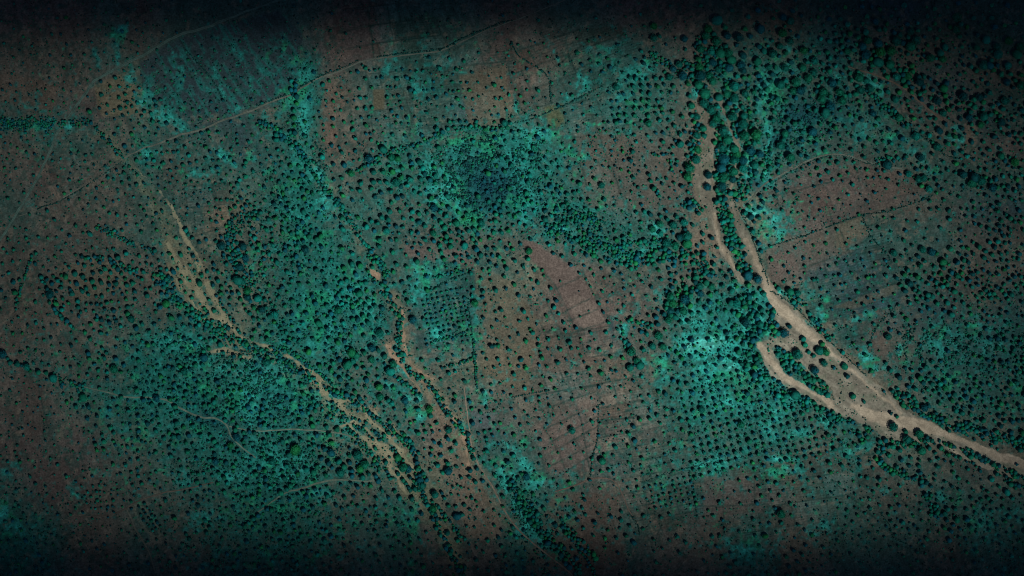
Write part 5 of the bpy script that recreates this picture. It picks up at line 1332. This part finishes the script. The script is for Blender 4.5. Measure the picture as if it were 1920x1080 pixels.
# ------------------------------------------------------------------ hedges along the field edges, each one a thing
HEDGES = [
    ([(1440, 464), (1470, 454), (1500, 445), (1535, 432), (1570, 419), (1600, 408), (1620, 402), (1660, 398), (1700, 386), (1735, 373), (1752, 366)], 2.6, 'long dark hedge between the reddish and the pinkish fields'),
    ([(1618, 405), (1624, 425), (1632, 442), (1645, 458), (1660, 472), (1672, 492)], 2.4, 'short hedge curving down from the long hedge at right'),
    ([(1372, 372), (1392, 405), (1408, 440), (1422, 478), (1436, 515), (1441, 535)], 2.2, 'thin hedge along the right bank above the river bend'),
    ([(1444, 545), (1475, 562), (1500, 584), (1530, 616), (1562, 645), (1590, 672), (1625, 705)], 2.2, 'thin hedge lining the top bank of the wide river'),
    ([(1682, 570), (1664, 592), (1646, 610), (1625, 655)], 2.4, 'hedge slanting past the slate blue field corner'),
    ([(950, 232), (985, 227), (1015, 217), (1040, 205), (1070, 192), (1100, 176), (1130, 161)], 2.6, 'dark hedge climbing from the wooded hill to the top plots'),
    ([(480, 200), (512, 186), (545, 176), (568, 160), (602, 142), (640, 128), (672, 113)], 2.6, 'bushy hedge on the upper farm road, left part'),
    ([(702, 108), (745, 101), (800, 96), (832, 91), (862, 74), (900, 58), (940, 42), (962, 38)], 3.0, 'bushy hedge on the upper farm road, right part'),
    ([(958, 80), (972, 105), (1000, 122), (1020, 136), (1030, 150), (1033, 192)], 3.2, 'green hedge stepping down between the two tan plots'),
    ([(1122, 760), (1122, 800), (1119, 830), (1110, 860), (1107, 895)], 2.6, 'hedge along the right side of the tilled brown field'),
    ([(878, 560), (882, 600), (887, 640), (891, 690), (895, 740)], 3.2, 'straight hedge of small trees right of the slate field'),
    ([(681, 262), (683, 290), (684, 314)], 2.4, 'short upright hedge left of the big round hill trees'),
    ([(70, 392), (100, 382), (130, 368), (165, 346), (200, 322), (228, 303)], 2.2, 'thin hedge on the dim footpath at far left'),
    ([(1704, 235), (1728, 255), (1752, 274), (1775, 292), (1800, 298)], 2.2, 'thin dark hedge right of the round clearing'),
    ([(1452, 340), (1490, 318), (1525, 300), (1560, 291), (1590, 294), (1625, 306), (1660, 312)], 1.8, 'low hedge on the top rim of the reddish field'),
    ([(1300, 904), (1303, 940), (1308, 970)], 2.2, 'short hedge at the right end of the tiny orchard'),
    ([(1182, 965), (1196, 985), (1200, 1005)], 2.6, 'short shaded hedge in the lower middle fields'),
    ([(1650, 960), (1668, 985), (1675, 1008), (1700, 1020)], 2.0, 'thin hedge in the dim field below the river'),
    ([(345, 90), (365, 112), (392, 140), (408, 165), (418, 190)], 2.0, 'thin hedge crossing the slate field at upper left'),
    ([(960, 745), (1000, 737), (1030, 731)], 3.0, 'short leafy hedge left of the tilled field top'),
    ([(808, 545), (840, 525), (878, 512)], 3.4, 'leafy hedge on the top edge of the slate field'),
    ([(1200, 905), (1250, 888), (1300, 875), (1360, 864), (1440, 845)], 1.8, 'long low hedge below the planted orchard'),
]
for pts, wd, lab in HEDGES:
    items = []
    for (ax, ay), (bx, by) in zip(pts[:-1], pts[1:]):
        L_ = math.hypot(bx - ax, by - ay)
        n_ = int(L_ / (wd * 0.62))
        for k_ in range(n_):
            if random.random() < 0.12:
                continue
            t_ = (k_ + random.random() * 0.6) / n_
            X_, Y_ = px(ax + (bx - ax) * t_, ay + (by - ay) * t_)
            items.append((X_ + random.gauss(0, 0.7), Y_ + random.gauss(0, 0.7), wd * random.uniform(0.7, 1.35)))
            if random.random() < 0.07:
                items.append((X_ + random.gauss(0, 1.4), Y_ + random.gauss(0, 1.4), wd * random.uniform(1.6, 2.2)))
    it = np.array(items)
    cc = alb(6, 58, 54)[None] * rng.uniform(0.7, 1.4, (len(it), 1))
    tag(stamp('hedge', it, VAR0, cc, M_SHRUB, zoff=-0.05), lab, 'hedge', 'hedges along the field edges')

# ------------------------------------------------------------------ added volume slab, out of view sunward, shaped to shade the land's edges
def illum(X, Y):
    """share of the sun that reaches the land (photo pixels in)"""
    fx = np.interp(X, [-1400, 0, 150, 350, 650, 950, 1300, 1500, 1700, 1920, 3300], [.25, .36, .46, .62, .85, .97, 1.0, .92, .66, .34, .2])
    fy = np.interp(Y, [-600, 0, 30, 60, 100, 150, 210, 280, 760, 850, 930, 1000, 1045, 1080, 1700], [.004, .006, .025, .16, .44, .72, .9, 1, 1, .88, .60, .26, .06, .01, .004])
    cr = 1 - 0.82 * np.exp(-(((X - 1920) / 420) ** 2 + (Y / 300) ** 2)) - 0.25 * np.exp(-(((X - 0) / 300) ** 2 + ((Y - 1080) / 300) ** 2))
    return np.clip(fx * fy * cr, 0.006, 0.97)


SLAB_Z = 6500.0
SIGMA = 0.05
cxg = np.linspace(-1900, 1900, 96)
cyg = np.linspace(-1300, 1300, 90)
CX, CY = np.meshgrid(cxg, cyg)
T_ = illum(CX + 960, 540 - CY)
tau = -np.log(T_) * (0.9 + 0.2 * fbm(CX, CY, 160, 120, 2))
hh = tau / SIGMA * math.sin(SUN_EL)  # thickness follows the edge darkening wanted on the land
shift = SUN_DIR[:2] / SUN_DIR[2] * SLAB_Z
Xc, Yc = CX + shift[0], CY + shift[1]
edge_f = np.minimum(smooth(0, 300, 1900 - abs(CX)), smooth(0, 250, 1300 - abs(CY)))
hh = np.maximum(hh * edge_f, 1.0)
n_ = CX.size
VV = np.concatenate([np.stack([Xc, Yc, SLAB_Z + hh * .5], -1).reshape(-1, 3), np.stack([Xc, Yc, SLAB_Z - hh * .5], -1).reshape(-1, 3)])
ix = np.arange(n_).reshape(CX.shape)
top = np.stack([ix[:-1, :-1], ix[:-1, 1:], ix[1:, 1:], ix[1:, :-1]], -1).reshape(-1, 4)
FF = [top, top[:, ::-1] + n_]
for e in (ix[0, :], ix[:, -1], ix[-1, ::-1], ix[::-1, 0]):
    FF.append(np.stack([e[:-1] + n_, e[1:] + n_, e[1:], e[:-1]], -1))
mc = bpy.data.materials.new('shade_slab_volume')
mc.use_nodes = True
t = mc.node_tree
t.nodes.remove(t.nodes['Principled BSDF'])
pv = t.nodes.new('ShaderNodeVolumePrincipled')
pv.inputs['Color'].default_value = (0.06, 0.06, 0.065, 1)
pv.inputs['Density'].default_value = SIGMA
t.links.new(pv.outputs[0], t.nodes['Material Output'].inputs['Volume'])
slab_o = mesh_np('shade_slab', VV, np.concatenate(FF), None, mc)
tag(slab_o, 'unseen dark volume added to shade the edges of the land', kind='structure')
